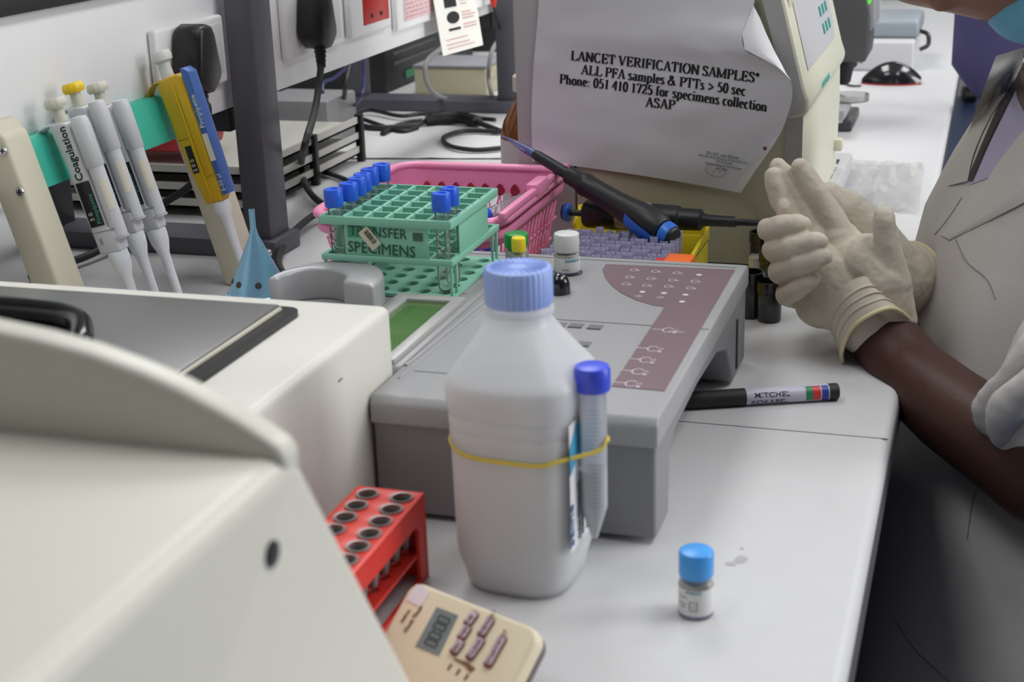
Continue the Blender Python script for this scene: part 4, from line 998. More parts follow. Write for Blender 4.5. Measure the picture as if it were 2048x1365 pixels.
# crossing pipette: A knob end, B nozzle end
A = Py(1338,470,1.44); B = Py(1068,308,1.535); T_ = Py(1006,272,1.56)
M, L_ = axial(A, B)
t = thing('pipette', 'black pipette with a blue thumb hook and violet tip, slanting up across the notice', 'pipette', A)
MB().lathe([(0,-.004),(.0115,-.004),(.0125,.0),(.0125,.006),(.0105,.008)], seg=32, ripple=.04, rn=16, M=M).build('thumb_wheel', PBL, t)
MB().lathe([(0,-.0075),(.0095,-.0075),(.0110,-.0045),(.0110,-.0035),(0,-.0035)], seg=28, M=M).build('plunger_button', PB, t)
MB().lathe([(0,.006),(.0135,.008),(.0165,.016),(.0175,.030),(.0165,.045),(.0145,.058),(.0132,.075),(.0125,.100),(.0120,.118),(.0128,.120),(.0128,.126),(.0105,.130),(.0098,.148),(.0065,.150),(.0060,L_*.97),(.0048,L_),(0,L_)], seg=32, M=M).build('body', PB, t)
hk = MB()
hk.loft([[M @ V((r_*cos(a)*1.04, r_*sin(a)*1.04, zz_)) for a in [radians(x) for x in range(lo,hi,6)]] for (zz_,r_,lo,hi) in ((.006,.0155,-95,10),(.014,.0172,-80,0),(.024,.0180,-70,-10),(.036,.0178,-60,-18),(.044,.0172,-50,-26))] if False else [[M @ V((r_*cos(radians(lo+(hi-lo)*k/8))*1.04, r_*sin(radians(lo+(hi-lo)*k/8))*1.04, zz_)) for k in range(9)] for (zz_,r_,lo,hi) in ((.007,.0150,-95,-25),(.015,.0170,-85,-10),(.026,.0180,-80,-5),(.040,.0172,-75,0),(.050,.0158,-70,5))], cap=False, closed=False)
hk.build('blue_grip', PBL, t)
M2, L2 = axial(B, T_)
MB().lathe([(.0050,-.002),(.0052,.006),(.0045,.010)], seg=20, M=M2).build('tip_collar', mat('collar_slate', (90,105,150), .3), t)
MB().lathe([(.0046,.006),(.0050,.012),(.0030,L2*.6),(.0006,L2)], seg=20, M=M2).build('fitted_tip', clear('tip_pale', (160,170,228), .35), t)
# lying pipette
A = Py(1132,425,1.515); B = Py(1520,447,1.50)
M, L_ = axial(A, B)
t = thing('pipette', 'black pipette with blue end knob lying level along the yellow tray', 'pipette', A)
MB().lathe([(0,-.0035),(.0085,-.0035),(.0085,-.0012),(0,-.0012)], seg=24, M=M).build('plunger_button', PB, t)
MB().lathe([(0,-.0012),(.0095,-.0012),(.0098,.0),(.0098,.004),(.0090,.005),(0,.005)], seg=32, ripple=.05, rn=16, M=M).build('thumb_wheel', PBL, t)
MB().lathe([(.0035,.004),(.0035,.022)], seg=14, M=M).build('plunger_stem', PB, t)
MB().lathe([(0,.021),(.0135,.022),(.0155,.026),(.0158,.058),(.0155,.060)], seg=30, M=M).build('body', PB, t)
MB().lathe([(.0152,.058),(.0152,.098)], seg=30, M=M).build('scale_label', mat('scale_pale', (190,176,182), .4), t)
MB().lathe([(.0155,.096),(.0150,.098),(.0140,.128),(.0120,.130),(.0115,.152),(.0072,.155),(.0062,.160),(.0058,L_*.88),(.0040,L_*.89),(.0032,L_),(0,L_)], seg=30, M=M).build('barrel', PB, t)
q = Py(1222,452,1.49)
text('Finnpipette', .0068, Matrix.Translation(q+V((0,-.004,-.004))) @ Matrix.Rotation(pi/2,4,'X'), INK, t, bold=.01)

# ================================================================== RIGHT-HAND BACKGROUND ON THE BENCH
DG = mat('scope_grey', (78,78,80), .45, bump=.1)
t = thing('microscope', 'dark grey microscope with a black objective, behind the noticed instrument', 'microscope', (-.24,2.5,0))
def P6(px,py,y=2.5): q = Py(px,py,y); return (q.x,q.z)
MB().prism([P6(1632,-60),P6(1728,-60),P6(1742,20),P6(1738,95),P6(1735,118),P6(1655,118),P6(1640,60)], 'y', 2.46, 2.60, bev=.004).build('head', DG, t)
MB().prism([P6(1728,-60),P6(1752,-55),P6(1752,50),P6(1740,60)], 'y', 2.47, 2.58, bev=.003).build('side_plate', mat('scope_light', (150,150,152), .4), t)
q = Py(1735,2,2.468); MB().lathe([(0,0),(.006,0),(.0055,.001),(0,.0012)], o=(q.x,2.4695,q.z), axis=(0,-1,0), seg=16).build('green_light', mat('led_green', (90,220,60), .3, emit=.6), t)
q = Py(1732,-8,2.468); MB().lathe([(0,0),(.005,0),(.0045,.001),(0,.0012)], o=(q.x-.002,2.4695,q.z+.006), axis=(0,-1,0), seg=16).build('orange_light', mat('led_orange', (245,150,40), .3, emit=.6), t)
q = Py(1688,118,2.5)
MB().lathe([(0,.006),(.022,.006),(.022,-.010),(.016,-.016),(.012,-.038),(.006,-.042),(0,-.042)], o=q, seg=24).build('objective', SOFTBLACK, t)
q2 = Py(1722,125,2.47); MB().tube([q2+V((-.012,0,.003)), q2+V((.002,0,0))], .0022, 8).build('stage_clip', CHROME, t)
MB().box(-.30,-.255,2.50,2.62,0,.20,bev=.004).build('arm', DG, t)
MB().box(-.30,-.205,2.44,2.58,.0,.018,bev=.004).build('foot', mat('scope_foot', (60,60,62), .4), t)
MB().box(-.29,-.212,2.38,2.50,.030,.046,bev=.003).build('stage', mat('scope_light', (150,150,152), .4), t)
MB().lathe([(0,0),(.016,0),(.016,.012),(0,.012)], o=(-.235,2.43,.018), seg=20).build('condenser', mat('scope_light', (150,150,152), .4), t)
o = MB().lathe([(0,0),(.030,0),(.0305,.001),(.0305,.011),(.029,.011),(.0285,.002),(0,.002)], o=(-.212,2.47,.047), seg=32).build('petri_dish', FILM); tag(rebase(o,(-.212,2.47,.047)), 'clear round dish on the microscope stage', 'dish')
# small closed centrifuge beyond the mouse
t = thing('mini_centrifuge', 'small white boxy centrifuge with a blue-grey lid and black latch beyond the mouse', 'centrifuge', (-.2,3.1,0))
def P31(px,py): q = Py(px,py,3.10); return (q.x,q.z)
a_, b_, c_ = P31(1700,78), P31(1830,82), P31(1826,150)
MB().box(-.30, b_[0], 3.10, 3.34, 0.0, a_[1]-.004, bev=.006, seg=3).build('housing', mat('cf_white', (198,198,200), .4), t)
MB().box(-.29, b_[0]+.006, 3.14, 3.34, a_[1]-.0036, a_[1]+.034, bev=.010, seg=4).build('lid', mat('cf_lid', (146,154,162), .35), t)
MB().tube(spline([V((b_[0]+.004,3.16,a_[1]+.010)),V((b_[0]+.022,3.15,a_[1]+.004)),V((b_[0]+.024,3.14,a_[1]-.016)),V((b_[0]+.010,3.13,a_[1]-.024))],5), .0045, 8).build('latch', BLACK, t)
# mouse
t = thing('computer_mouse', 'glossy black computer mouse with a red underside line on the bare bench', 'mouse', (-.176,2.92,0))
def mouse_ring(f_, s_=1, z0=0):
    x = -.232+.112*f_; w = .030*(sin(pi*min(max(f_,.03),.97))**.45); h = .040*(sin(pi*min(max(f_*.92+.03,.03),.97))**.75)
    return [V((x, 2.945+w*cos(radians(a))*s_, z0+max(0,h*sin(radians(a)))*s_)) for a in range(0,181,15)]
MB().loft([mouse_ring(k/14,1,.003) for k in range(15)], cap=True).build('shell', mat('mouse_black', (26,28,30), .12, spec=.9), t)
MB().loft([[V((p.x,p.y,.0005)) for p in mouse_ring(k/14,1.0)[::12]]+[V((p.x,p.y,.0028)) for p in mouse_ring(k/14,1.0)[::-12]] for k in range(15)], cap=True).build('base_line', mat('mouse_red', (190,50,50), .4), t)
cord('mouse_lead', [Pz(1722,172,.004), Pz(1700,171,.003), Pz(1675,160,.003), Pz(1668,182,.003), Pz(1690,195,.003)], .002, LEADS, 'thin black mouse lead trailing off to the left of the mouse')
# plastic bag sheet
t_ = [Pz(1655,322,.001),Pz(1846,332,.001),Pz(1838,428,.001),Pz(1650,410,.001)]
rings = []
for i in range(21):
    A = t_[0].lerp(t_[1],i/20); B = t_[3].lerp(t_[2],i/20)
    rings.append([A.lerp(B,k/14)+V((0,0,.004*(1+noise.noise(V((i*.5,k*.5,7))))+.002*noise.noise(V((i*1.7,k*1.3,2))))) for k in range(15)])
o = MB().loft(rings, cap=False, closed=False).build('plastic_bag', clear('bag_film', (240,240,240), .22, .15)); tag(rebase(o,t_[0]), 'flat wrinkled clear plastic bag lying on the bench by the hands', 'bag')
# end of the bench
t = thing('storage_cabinet', 'cream cabinet standing at the far end of the bench', 'cabinet', (-.5,4.0,0))
MB().box(-1.2,-.30,4.05,4.35,0,.6,bev=.004).build('carcass', mat('cab_white', (222,222,220), .5), t)
MB().box(-.73,-.31,4.044,4.0495,.02,.58,bev=.002).build('cabinet_door', mat('cab_cream', (226,220,196), .5), t)
MB().box(-.70,-.69,4.03,4.044,.25,.35,bev=.002).build('handle', CHROME, t)
# chair and floor things behind the worker
VI = mat('upholstery_violet', (78,72,116), .8, bump=.3, bscale=400, var=.08)
t = thing('office_chair', 'violet upholstered office chair on black castors beyond the bench edge', 'chair', (.06,2.75,-.9))
rg_ = []
for k in range(13):
    zc = .020+.36*k/12; w_ = .105*(min(1,(.35+k/3)))**.6
    rg_.append([V((.045+w_*cos(radians(a))*(1 if abs(cos(radians(a)))<2 else 1), 2.66+.03*sin(radians(a)), zc-(.03 if k==0 else 0)*0)) for a in range(0,360,20)])
MB().loft(rg_).build('backrest', VI, t)
MB().prism(rrect(-.045,.33,2.70,3.1,.06), 'z', -.40, -.34, bev=.02, seg=3).build('seat', VI, t)
MB().tube([(.045,2.68,.1),(.045,2.70,-.1),(.05,2.75,-.36)], .014, 10).build('back_bar', BLACK, t)
MB().tube([(.06,2.9,-.40),(.06,2.9,-.80)], .022, 12).build('gas_lift', BLACK, t)
for k in range(5):
    a = k*2*pi/5+.3; e = V((.06+.26*cos(a), 2.9+.26*sin(a), -.83))
    MB().tube([(.06,2.9,-.79), e], [.022,.014], 8).build('base_arm', BLACK, t)
    MB().lathe([(0,-.02),(.03,-.02),(.03,.02),(0,.02)], o=(e.x,e.y,-.868), axis=(cos(a+1.57),sin(a+1.57),0), seg=16).build('castor', BLACK, t)
for (px,py,yy,lab_) in ((1918,165,4.4,'black castor foot on the blue floor, nearer the bench'),(1938,192,4.1,'black castor foot on the blue floor, nearer the worker')):
    q = Pz(px,py,-.86)
    o = MB().lathe([(0,-.03),(.045,-.03),(.045,.03),(0,.03)], o=(q.x,q.y,-.853), axis=(1,.3,0), seg=20).build('castor_wheel', BLACK); tag(rebase(o,(q.x,q.y,-.9)), lab_, 'castor')

# black cuvette cups and pen at the right of the analyser
t = thing('cup_holder', 'cluster of glossy black round holder cups standing at the analyser’s right rear', 'holder', (-.2,1.42,0))
for (px,py,hh) in ((1497,640,.048),(1534,648,.042),(1518,560,.052),(1538,600,.05)):
    q = Pz(px+0,py,0); r_ = .0125
    MB().lathe([(r_*.92,0),(r_,.002),(r_,hh-.012),(r_*1.08,hh-.011),(r_*1.08,hh),(r_*.86,hh),(r_*.84,hh-.02),(0,hh-.02)], o=(q.x,q.y+.012,0), seg=28).build('cup', mat('cup_black', (20,20,21), .15, spec=.8), t)
MB().box(-.235,-.222,1.55,1.575,0,.03,bev=.001).build('rail', mat('steel_pale', (200,196,186), .3, .5), t)
# marker pen
A = Pz(1398,800,.0075); B = Pz(1676,783,.0075); M, L_ = axial(A, B)
t = thing('marker_pen', 'black-capped marker pen with handwriting on its white barrel, lying on the bench', 'pen', A)
MB().lathe([(0,-.012),(.0072,-.012),(.0078,-.010),(.0078,.040),(.0072,.0405)], seg=24, M=M).build('cap', SOFTBLACK, t)
MB().lathe([(.0072,.040),(.0072,L_-.009)], seg=24, M=M).build('barrel', mat('pen_white', (196,194,208), .4), t)
MB().lathe([(.0074,L_-.009),(.0074,L_-.001),(.0062,L_),(0,L_)], seg=24, M=M).build('end_plug', SOFTBLACK, t)
Mr = M @ Matrix.Rotation(0,4,'Z')
def pen_band(z0,z1,a0,a1,m,name,r=.00732,par=None):
    MB().loft([[M @ V((r*cos(radians(a)), r*sin(radians(a)), zz_)) for a in range(a0,a1,8)] for zz_ in (z0,z1)], cap=False, closed=False).build(name, m, par or t)
pen_band(L_-.030,L_-.024,-75,40,mat('pg', (40,130,90), .4),'green_mark'); pen_band(L_-.024,L_-.017,-75,40,mat('pr', (205,55,50), .4),'red_mark'); pen_band(L_-.016,L_-.010,-75,60,mat('pb', (40,60,150), .4),'blue_mark')
def pen_text(s_, size, z0, ang):
    cu_ = bpy.data.curves.new('f','FONT'); cu_.body = s_; cu_.size = size; cu_.offset = .02*size; cu_.extrude = 0
    to = bpy.data.objects.new('f', cu_); COL.objects.link(to); dg = bpy.context.evaluated_depsgraph_get()
    me = bpy.data.meshes.new_from_object(to.evaluated_get(dg)); bpy.data.objects.remove(to); bpy.data.curves.remove(cu_)
    off = woff(t); r = .0074
    for v in me.vertices:
        a = ang + v.co.y/r; v.co = M @ V((r*cos(a), r*sin(a)*PSG, z0+v.co.x*1.25)) - off
    me.materials.clear(); me.materials.append(mat('pen_ink', (40,40,75), .6)); o = bpy.data.objects.new('lettering', me); COL.objects.link(o); o.parent = t
up_test = (M.to_3x3() @ V((0,1,0))).z; PSG = 1 if up_test > 0 else -1
pen_text('MITCHEL', .0062, .047, radians(10)); pen_text('KOKABEL', .0060, .044, radians(-42))
bcm = MB()
# ================================================================== BIG BOTTLE with tube strapped on
def sq(cx, cy, r, z, e=3.2, n=48, rot=0):
    out = []
    for k in range(n):
        a = 2*pi*k/n; c_, s_ = cos(a), sin(a); R_ = r/((abs(c_)**e+abs(s_)**e)**(1/e))
        a2 = a+rot; out.append(V((cx+R_*cos(a2), cy+R_*sin(a2), z)))
    return out
bx_, by_ = -.2735, .848; ROT = radians(-3)
t = thing('reagent_bottle', 'large square translucent plastic bottle with a periwinkle blue ribbed cap', 'bottle', (bx_,by_,0))
BT = bpy.data.materials.new('bottle_plastic'); BT.use_nodes = True
nt = BT.node_tree; b_ = nt.nodes['Principled BSDF']; b_.inputs['Base Color'].default_value = (*lin((230,231,233)),1); b_.inputs['Roughness'].default_value = .28
trn = nt.nodes.new('ShaderNodeBsdfTransparent'); trl = nt.nodes.new('ShaderNodeBsdfTranslucent'); trl.inputs[0].default_value = (*lin((242,243,244)),1)
m1 = nt.nodes.new('ShaderNodeMixShader'); m1.inputs[0].default_value = .42; m2 = nt.nodes.new('ShaderNodeMixShader'); m2.inputs[0].default_value = .26
nt.links.new(b_.outputs[0], m1.inputs[1]); nt.links.new(trl.outputs[0], m1.inputs[2]); nt.links.new(m1.outputs[0], m2.inputs[1]); nt.links.new(trn.outputs[0], m2.inputs[2]); nt.links.new(m2.outputs[0], nt.nodes['Material Output'].inputs[0])
rings = []
for (r,z,e) in ((.030,0,3),(.0345,.0008,3),(.0368,.005,3.2),(.0375,.012,3.4),(.0400,.021,3.6),(.0408,.024,3.6),(.0414,.034,3.8),(.0421,.10,3.8),(.0424,.1035,3.8),(.0419,.105,3.8),(.0425,.1065,3.8),(.0426,.1135,3.8),(.0421,.115,3.8),(.0427,.1165,3.8),(.0428,.1235,3.8),(.0422,.125,3.8),(.0430,.1265,3.8),(.0436,.134,4),(.0438,.144,4),(.0432,.1475,4),(.0405,.1515,3.8),(.0345,.1605,3.3),(.0285,.170,2.7),(.0225,.1795,2.2),(.0208,.183,2),(.0205,.196,2)):
    rings.append(sq(bx_,by_,r,z,e,rot=ROT))
MB().loft(rings, cap=True).build('bottle_body', BT, t, ang=60)
liq = [sq(bx_,by_,r-.0015,z,e,rot=ROT) for (r,z,e) in ((.034,.002,3),(.0372,.012,3.4),(.0402,.024,3.6),(.0412,.034,3.8),(.0415,.10,3.8),(.0422,.1455,3.7))]
MB().loft(liq, cap=True).build('liquid', mat('bottle_liquid', (222,223,226), .3), t, ang=60)
MB().lathe([(.0205,.186),(.0222,.1865),(.0222,.1895),(.0205,.190)], o=(bx_,by_,0), seg=40).build('neck_ring', BT, t)
CB = mat('cap_periwinkle', (152,176,236), .4, bump=.1)
MB().lathe([(0,.1925),(.0210,.1925),(.0215,.194),(.0215,.2130),(.0205,.2158),(.0185,.2165),(.0180,.2160),(.0060,.2160),(.0055,.2165),(0,.2165)], o=(bx_,by_,0), seg=144, ripple=.022, rn=36).build('cap', CB, t, ang=30)
sp = MB()
for k in range(24):
    a = 2*pi*k/24; M = Matrix.Translation((bx_,by_,.2160)) @ Matrix.Rotation(a,4,'Z'); sp.box(.0065,.0178,-.0006,.0006,0,.0007,M=M)
sp.build('cap_ribs', CB, t)
# label on the right-hand face
def fpt(u, z, d=.0006):  # u -1..1 across the +x face
    c_ = V((bx_,by_,0)); ex = V((cos(ROT),sin(ROT),0)); ey = V((-sin(ROT),cos(ROT),0)); return c_+ex*(.0417+d)+ey*(.031*u)+V((0,0,z))
def fq(u0,u1,z0_,z1_,d=.0006): return [[fpt(u0,z0_,d),fpt(u1,z0_,d)],[fpt(u0,z1_,d),fpt(u1,z1_,d)]]
lb = MB().loft(fq(-1,1,.036,.124), cap=False, closed=False).build('side_label', mat('label_white', (222,222,226), .5), t)
g = MB()
g.poly([fpt(-1,.090,.0010),fpt(-.3,.100,.0010),fpt(-.1,.124,.0010),fpt(-.6,.120,.0010),fpt(-1,.108,.0010)]); g.poly([fpt(-.05,.088,.001),fpt(1,.096,.001),fpt(1,.124,.001),fpt(0,.124,.001)])
g.build('label_panel', mat('label_cyan', (60,160,205), .4), lb)
Ml = frame(fpt(-.85,.040,.0011), fpt(-.85,.12,0)-fpt(-.85,.04,0), fpt(-1,.04,0)-fpt(1,.04,0))
text('Saline', .013, Ml, mat('label_blue_ink', (70,110,150), .5), lb)
for k in range(4): text('Sodium Chloride 0.9%', .0045, Ml @ Matrix.Translation((0,-.012-.008*k,0)), TXT, lb)

# conical tube
txx, tyy = -.2215, .838
q = Py(1184,728,tyy); ztop = q.z; txx = q.x
t2 = thing('centrifuge_tube', 'graduated conical plastic tube with royal blue screw cap strapped to the bottle', 'tube', (txx,tyy,ztop-.12))
zt0 = ztop-.121
TB = clear('tube_frost', (238,240,246), .74, .15)
MB().lathe([(0,0),(.0020,.0005),(.0028,.003),(.0084,.022),(.0088,.024),(.0090,.110)], o=(txx,tyy,zt0), seg=28).build('tube_body', TB, t2)
MB().lathe([(0,.001),(.002,.003),(.0076,.022),(.0080,.024),(.0080,.0495),(0,.0495)], o=(txx,tyy,zt0), seg=24).build('liquid', mat('tube_liquid', (214,214,216), .3), t2)
MB().lathe([(0,.104),(.0110,.104),(.0114,.105),(.0114,.117),(.0106,.1195),(.0095,.120),(0,.120)], o=(txx,tyy,zt0), seg=72, ripple=.02, rn=36).build('cap', mat('cap_royal', (62,84,222), .35), t2)
gm = MB()
for k in range(24):
    z_ = zt0+.026+.0029*k; w_ = 46 if k%5 == 0 else 28
    gm.loft([[V((txx+.0091*cos(radians(a)), tyy+.0091*sin(radians(a)), z)) for a in range(-110,-110+w_+40,8)] for z in (z_,z_+.0004)], cap=False, closed=False)
gm.build('graduation', mat('grad_grey', (170,172,182), .5), t2)
wb = MB().loft([[V((txx+.00915*cos(radians(a)), tyy+.00915*sin(radians(a)), z)) for a in range(-170,-118,6)] for z in (zt0+.052,zt0+.098)], cap=False, closed=False).build('write_on_patch', mat('patch_white', (228,228,230), .5), t2)
# rubber band round both
def band_pts():
    pts = []
    for k in range(64):
        a = 2*pi*k/64; c_, s_ = cos(a), sin(a)
        best = -1
        for p in sq(bx_,by_,.0426,0,3.8,n=96,rot=ROT): best = max(best, (p.x-bx_)*c_+(p.y-by_)*s_)
        best = max(best, (txx-bx_)*c_+(tyy-by_)*s_+.0099)
        pts.append((a,best))
    out = []
    n_ = len(pts)
    for k in range(n_):        # convex outline from its support function
        a, h_ = pts[k]; h1 = (pts[(k+1)%n_][1]-pts[k-1][1])/(2*2*pi/n_)
        x = bx_+h_*cos(a)-h1*sin(a); y = by_+h_*sin(a)+h1*cos(a)
        zz = .1055 - .0065*math.exp(-((((a-radians(-80)+pi)%(2*pi))-pi)/.9)**2) + .004*math.exp(-((((a+.25+pi)%(2*pi))-pi)/.5)**2)
        out.append(V((x,y,zz)))
    return out
bp_ = band_pts()
o = MB().tube(bp_, .0009, 8, closed=True, flat=2.0).build('rubber_band', mat('band_yellow', (214,190,70), .45)); tag(rebase(o,(bx_,by_,.105)), 'thin yellow rubber band holding the conical tube to the big bottle', 'rubber band')

# ================================================================== SMALL BLUE-CAPPED VIAL in front
q = Pz(1385,1243,0); vx, vy = q.x, q.y+.011
tv, l_ = vial(vx, vy, 0, .0112, .0275, .0170, mat('cap_sky', (66,158,236), .35), 'small glass vial with a sky blue cap alone on the bare bench in front', cap_r=.0109)
curved('SIEMENS', .0030, vx, vy, .0185, .0112*1.016, radians(-88), SIE, l_, bold=.02)
curved('Reagent', .0020, vx, vy, .0152, .0112*1.016, radians(-125), TXT, l_)
curved('Control', .0022, vx, vy, .0105, .0112*1.016, radians(-128), TXT, l_)
curved('REF', .0022, vx, vy, .0080, .0112*1.016, radians(-125), TXT, l_)
curved('!', .0040, vx, vy, .0082, .0112*1.016, radians(-88), TXT, l_)
bx2 = MB()
for (a0,a1,z0_,z1_) in ((-101,-75,.0068,.0073),(-101,-75,.0128,.0133),(-101,-98,.0068,.0133),(-78,-75,.0068,.0133)):
    bx2.loft([[V((vx+.0112*1.018*cos(radians(a)), vy+.0112*1.018*sin(radians(a)), z)) for a in (a0,(a0+a1)/2,a1)] for z in (z0_,z1_)], cap=False, closed=False)
bx2.build('symbol_box', TXT, l_)

# ================================================================== RED MICROTUBE RACK
RD = mat('rack_red', (216,52,42), .4, bump=.08, var=.03)
x0_, x1_, y0_, y1_, zr = -.386, -.3375, .640, .829, .0615
t = thing('microtube_rack', 'red plastic microtube rack wedged between the white bath and the timer', 'rack', ((x0_+x1_)/2,(y0_+y1_)/2,0))
hx = (x0_+.0125, x1_-.0115); hy = [y1_-.0125-.0182*k for k in range(10)]
MB().plate([(x0_,y0_),(x1_,y0_),(x1_,y1_),(x0_,y1_)], [circ(x,y,.0066,20) for x in hx for y in hy], zr-.003, zr, bev=.0004).build('top_plate', RD, t)
MB().plate([(x0_+.002,y0_+.002),(x1_-.002,y0_+.002),(x1_-.002,y1_-.002),(x0_+.002,y1_-.002)], [circ(x,y,.0040,14) for x in hx for y in hy], .020, .0225).build('lower_shelf', RD, t)
MB().box(x0_,x1_,y1_-.003,y1_,0,zr-.0032,bev=.0005).build('end_wall', RD, t)
MB().box(x0_,x1_,y0_,y0_+.003,0,zr-.0032,bev=.0005).build('end_wall', RD, t)
MB().plate([(y0_+.0032,0),(y1_-.0032,0),(y1_-.0032,zr-.0032),(y0_+.0032,zr-.0032)], [[(y0_+.018,.004),(y1_-.014,.004),(y1_-.014,.040),(y1_-.018,.044),(y0_+.022,.044),(y0_+.018,.040)]], 0, .0025, M=Matrix(((0,0,1,x1_-.0027),(1,0,0,0),(0,1,0,0),(0,0,0,1)))).build('side_wall', RD, t)
MB().box(x0_,x0_+.0025,y0_+.0032,y1_-.0032,0,zr-.0032).build('side_wall', RD, t)
def mtube():
    return MB().lathe([(.0062,.001),(.0078,.0013),(.0078,-.0002),(.0060,-.0006),(.0055,-.02),(.0028,-.036),(0,-.038)], seg=24)
GT = mat('tube_greyrim', (128,124,122), .3); first = None
for i,x in enumerate(hx):
    for j,y in enumerate(hy):
        if j > 7: continue
        if first is None:
            first = thing('microtube', 'small open clear tube seated in the red rack', 'tube', (x,y,zr))
            rm = mtube(); 
            for v in rm.bm.verts: v.co += V((x,y,zr))
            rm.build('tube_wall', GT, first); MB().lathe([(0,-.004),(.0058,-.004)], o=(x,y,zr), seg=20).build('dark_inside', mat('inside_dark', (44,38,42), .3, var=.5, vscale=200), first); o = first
        else: o = dup(first, (x,y,zr))
        o['label'] = 'small open clear tube with grey rim seated in the red rack'; o['group'] = 'microtubes in the red rack'

# ================================================================== TIMER
O = Pz(826,1160,.0445); Q = Pz(1082,1262,.0445)
ux = (Q-O); Lx = ux.length; ux.normalize()
zz_ = .026/ .026
# width direction runs down and towards the lens until it meets the bench
dn = V((-.29,-.69,0)).normalized(); dn = (dn - ux*dn.dot(ux)).normalized()
dn = (dn*cos(radians(42)) + V((0,0,-1))*sin(radians(42)))
Hh = .062
Mt = frame(O + dn*Hh, ux, -dn)       # x along the text-down direction, y up the face
t = thing('lab_timer', 'cream digital timer with brown buttons propped up against the bottle', 'timer', O+dn*Hh)
TC = mat('timer_cream', (226,214,186), .4, bump=.05)
MB().prism(rrect(0,Lx,0,Hh,.009,6), 'z', -.011, .0, bev=.0022, seg=3, M=Mt).build('case', TC, t)
MB().prism(rrect(.001,Lx-.001,.001,Hh-.001,.009,6), 'z', -.017, -.0112, bev=.001, M=Mt).build('back_cover', mat('timer_back', (110,100,100), .5), t)
def loc(px, py):
    d = ray(px,py); n_ = Mt.to_3x3() @ V((0,0,1)); p = CAM + d*((Mt.translation-CAM).dot(n_)/d.dot(n_)); return Mt.inverted() @ p
BR = mat('button_brown', (112,62,58), .4); BLI = mat('button_lilac', (206,192,206), .4)
c0, c1, c2, c3 = loc(874,1215), loc(917,1232), loc(878,1313), loc(831,1294)
lcd = MB().prism([(c.x,c.y) for c in (c0,c1,c2,c3)], 'z', .0, .0005, M=Mt).build('display', mat('lcd_grey', (122,134,134), .25), t)
ex = (c0-c3); ey = (c3-c2); Lr = ex.length
a_ = math.atan2(ex.y, ex.x)
Mr = Mt @ Matrix.Translation((c2.x,c2.y,.0007)) @ Matrix.Rotation(a_,4,'Z')
dg_ = MB(); sh = (c3-c2).length
def seg7(mb, x, y, w, h, on):
    s_ = w*.16
    S_ = {'a':(x+s_,x+w-s_,y+h-s_,y+h),'g':(x+s_,x+w-s_,y+h/2-s_/2,y+h/2+s_/2),'d':(x+s_,x+w-s_,y,y+s_),'f':(x,x+s_,y+h/2,y+h-s_/2),'b':(x+w-s_,x+w,y+h/2,y+h-s_/2),'e':(x,x+s_,y+s_/2,y+h/2),'c':(x+w-s_,x+w,y+s_/2,y+h/2)}
    for k in on: mb.box(*S_[k],0,.0003,M=Mr)
for k,xx in enumerate((.12,.30,.52,.70)): seg7(dg_, xx*Lr, .24*sh, .145*Lr, .50*sh, 'abcdef')
dg_.box(.475*Lr,.49*Lr,.60*sh,.68*sh,0,.0003,M=Mr).box(.475*Lr,.49*Lr,.32*sh,.40*sh,0,.0003,M=Mr)
dg_.build('digits', mat('lcd_ink', (50,60,58), .5), lcd)
def tbtn(pa, pb, w, label_):
    A = loc(*pa); B = loc(*pb); d_ = (B-A); L_ = d_.length; an = math.atan2(d_.y,d_.x); Mb = Mt @ Matrix.Translation((A.x,A.y,0)) @ Matrix.Rotation(an,4,'Z')
    o = MB().prism(rrect(-w/2,L_+w/2,-w/2,w/2,w*.35), 'z', 0, .0016, bev=.0004, M=Mb).build('button', BR, t)
    MB().prism(rrect(-w/2+.0022,L_+w/2-.0006,-w/2+.0006,w/2-.0006,w*.25), 'z', .0016, .0019, M=Mb).build('button_face', BLI, o)
    text(label_, w*.62, Mb @ Matrix.Translation((-w*.1,-w*.22,.0021)), BR, o)
for (pa,pb,l_2) in (((939,1246),(948,1234),'HR'),((926,1274),(934,1262),'MIN'),((911,1303),(920,1291),'SEC'),((966,1268),(980,1246),'MEMORY'),((943,1313),(961,1287),'CLEAR'),((979,1328),(1004,1283),'START/STOP')):
    tbtn(pa, pb, .0062, l_2)
A = loc(812,1267); B = loc(846,1215); an = math.atan2((B-A).y,(B-A).x); Lt = (B-A).length
BI = mat('timer_print', (120,80,60), .5)
text('Clock Timer', Lt/5.0, Mt @ Matrix.Translation((A.x,A.y,.0004)) @ Matrix.Rotation(an,4,'Z'), BI, t, bold=.02)
A = loc(805,1247); text('DIGITAL', Lt/7.5, Mt @ Matrix.Translation((A.x,A.y,.0004)) @ Matrix.Rotation(an,4,'Z'), BI, t, bold=.03)
A = loc(922,1330); Mg = Mt @ Matrix.Translation((A.x,A.y,0)) @ Matrix.Rotation(an,4,'Z')
g = MB(); g.prism([(-.001,.001),(.003,.006),(.0045,-.006),(.0015,-.012),(.0,-.006)][::-1] if False else [(-.0012,-.009),(.0022,-.0105),(.0030,-.004),(.0012,.006),(.0002,.006),(.0004,-.003)], 'z', .0, .0006, M=Mg)
for k in range(3): g.box(-.0065,-.0025,-.009+.007*k,-.0075+.007*k,0,.0005,M=Mg)
g.build('slide_switch', BI, t)
A = loc(836,1192); MB().prism([(A.x-.006,A.y-.005),(A.x+.006,A.y-.006),(A.x+.007,A.y+.004),(A.x+.001,A.y+.007),(A.x-.005,A.y+.006)], 'z', .0001, .0004, M=Mt).build('paper_sticker', mat('sticker_white', (230,222,228), .6), t)

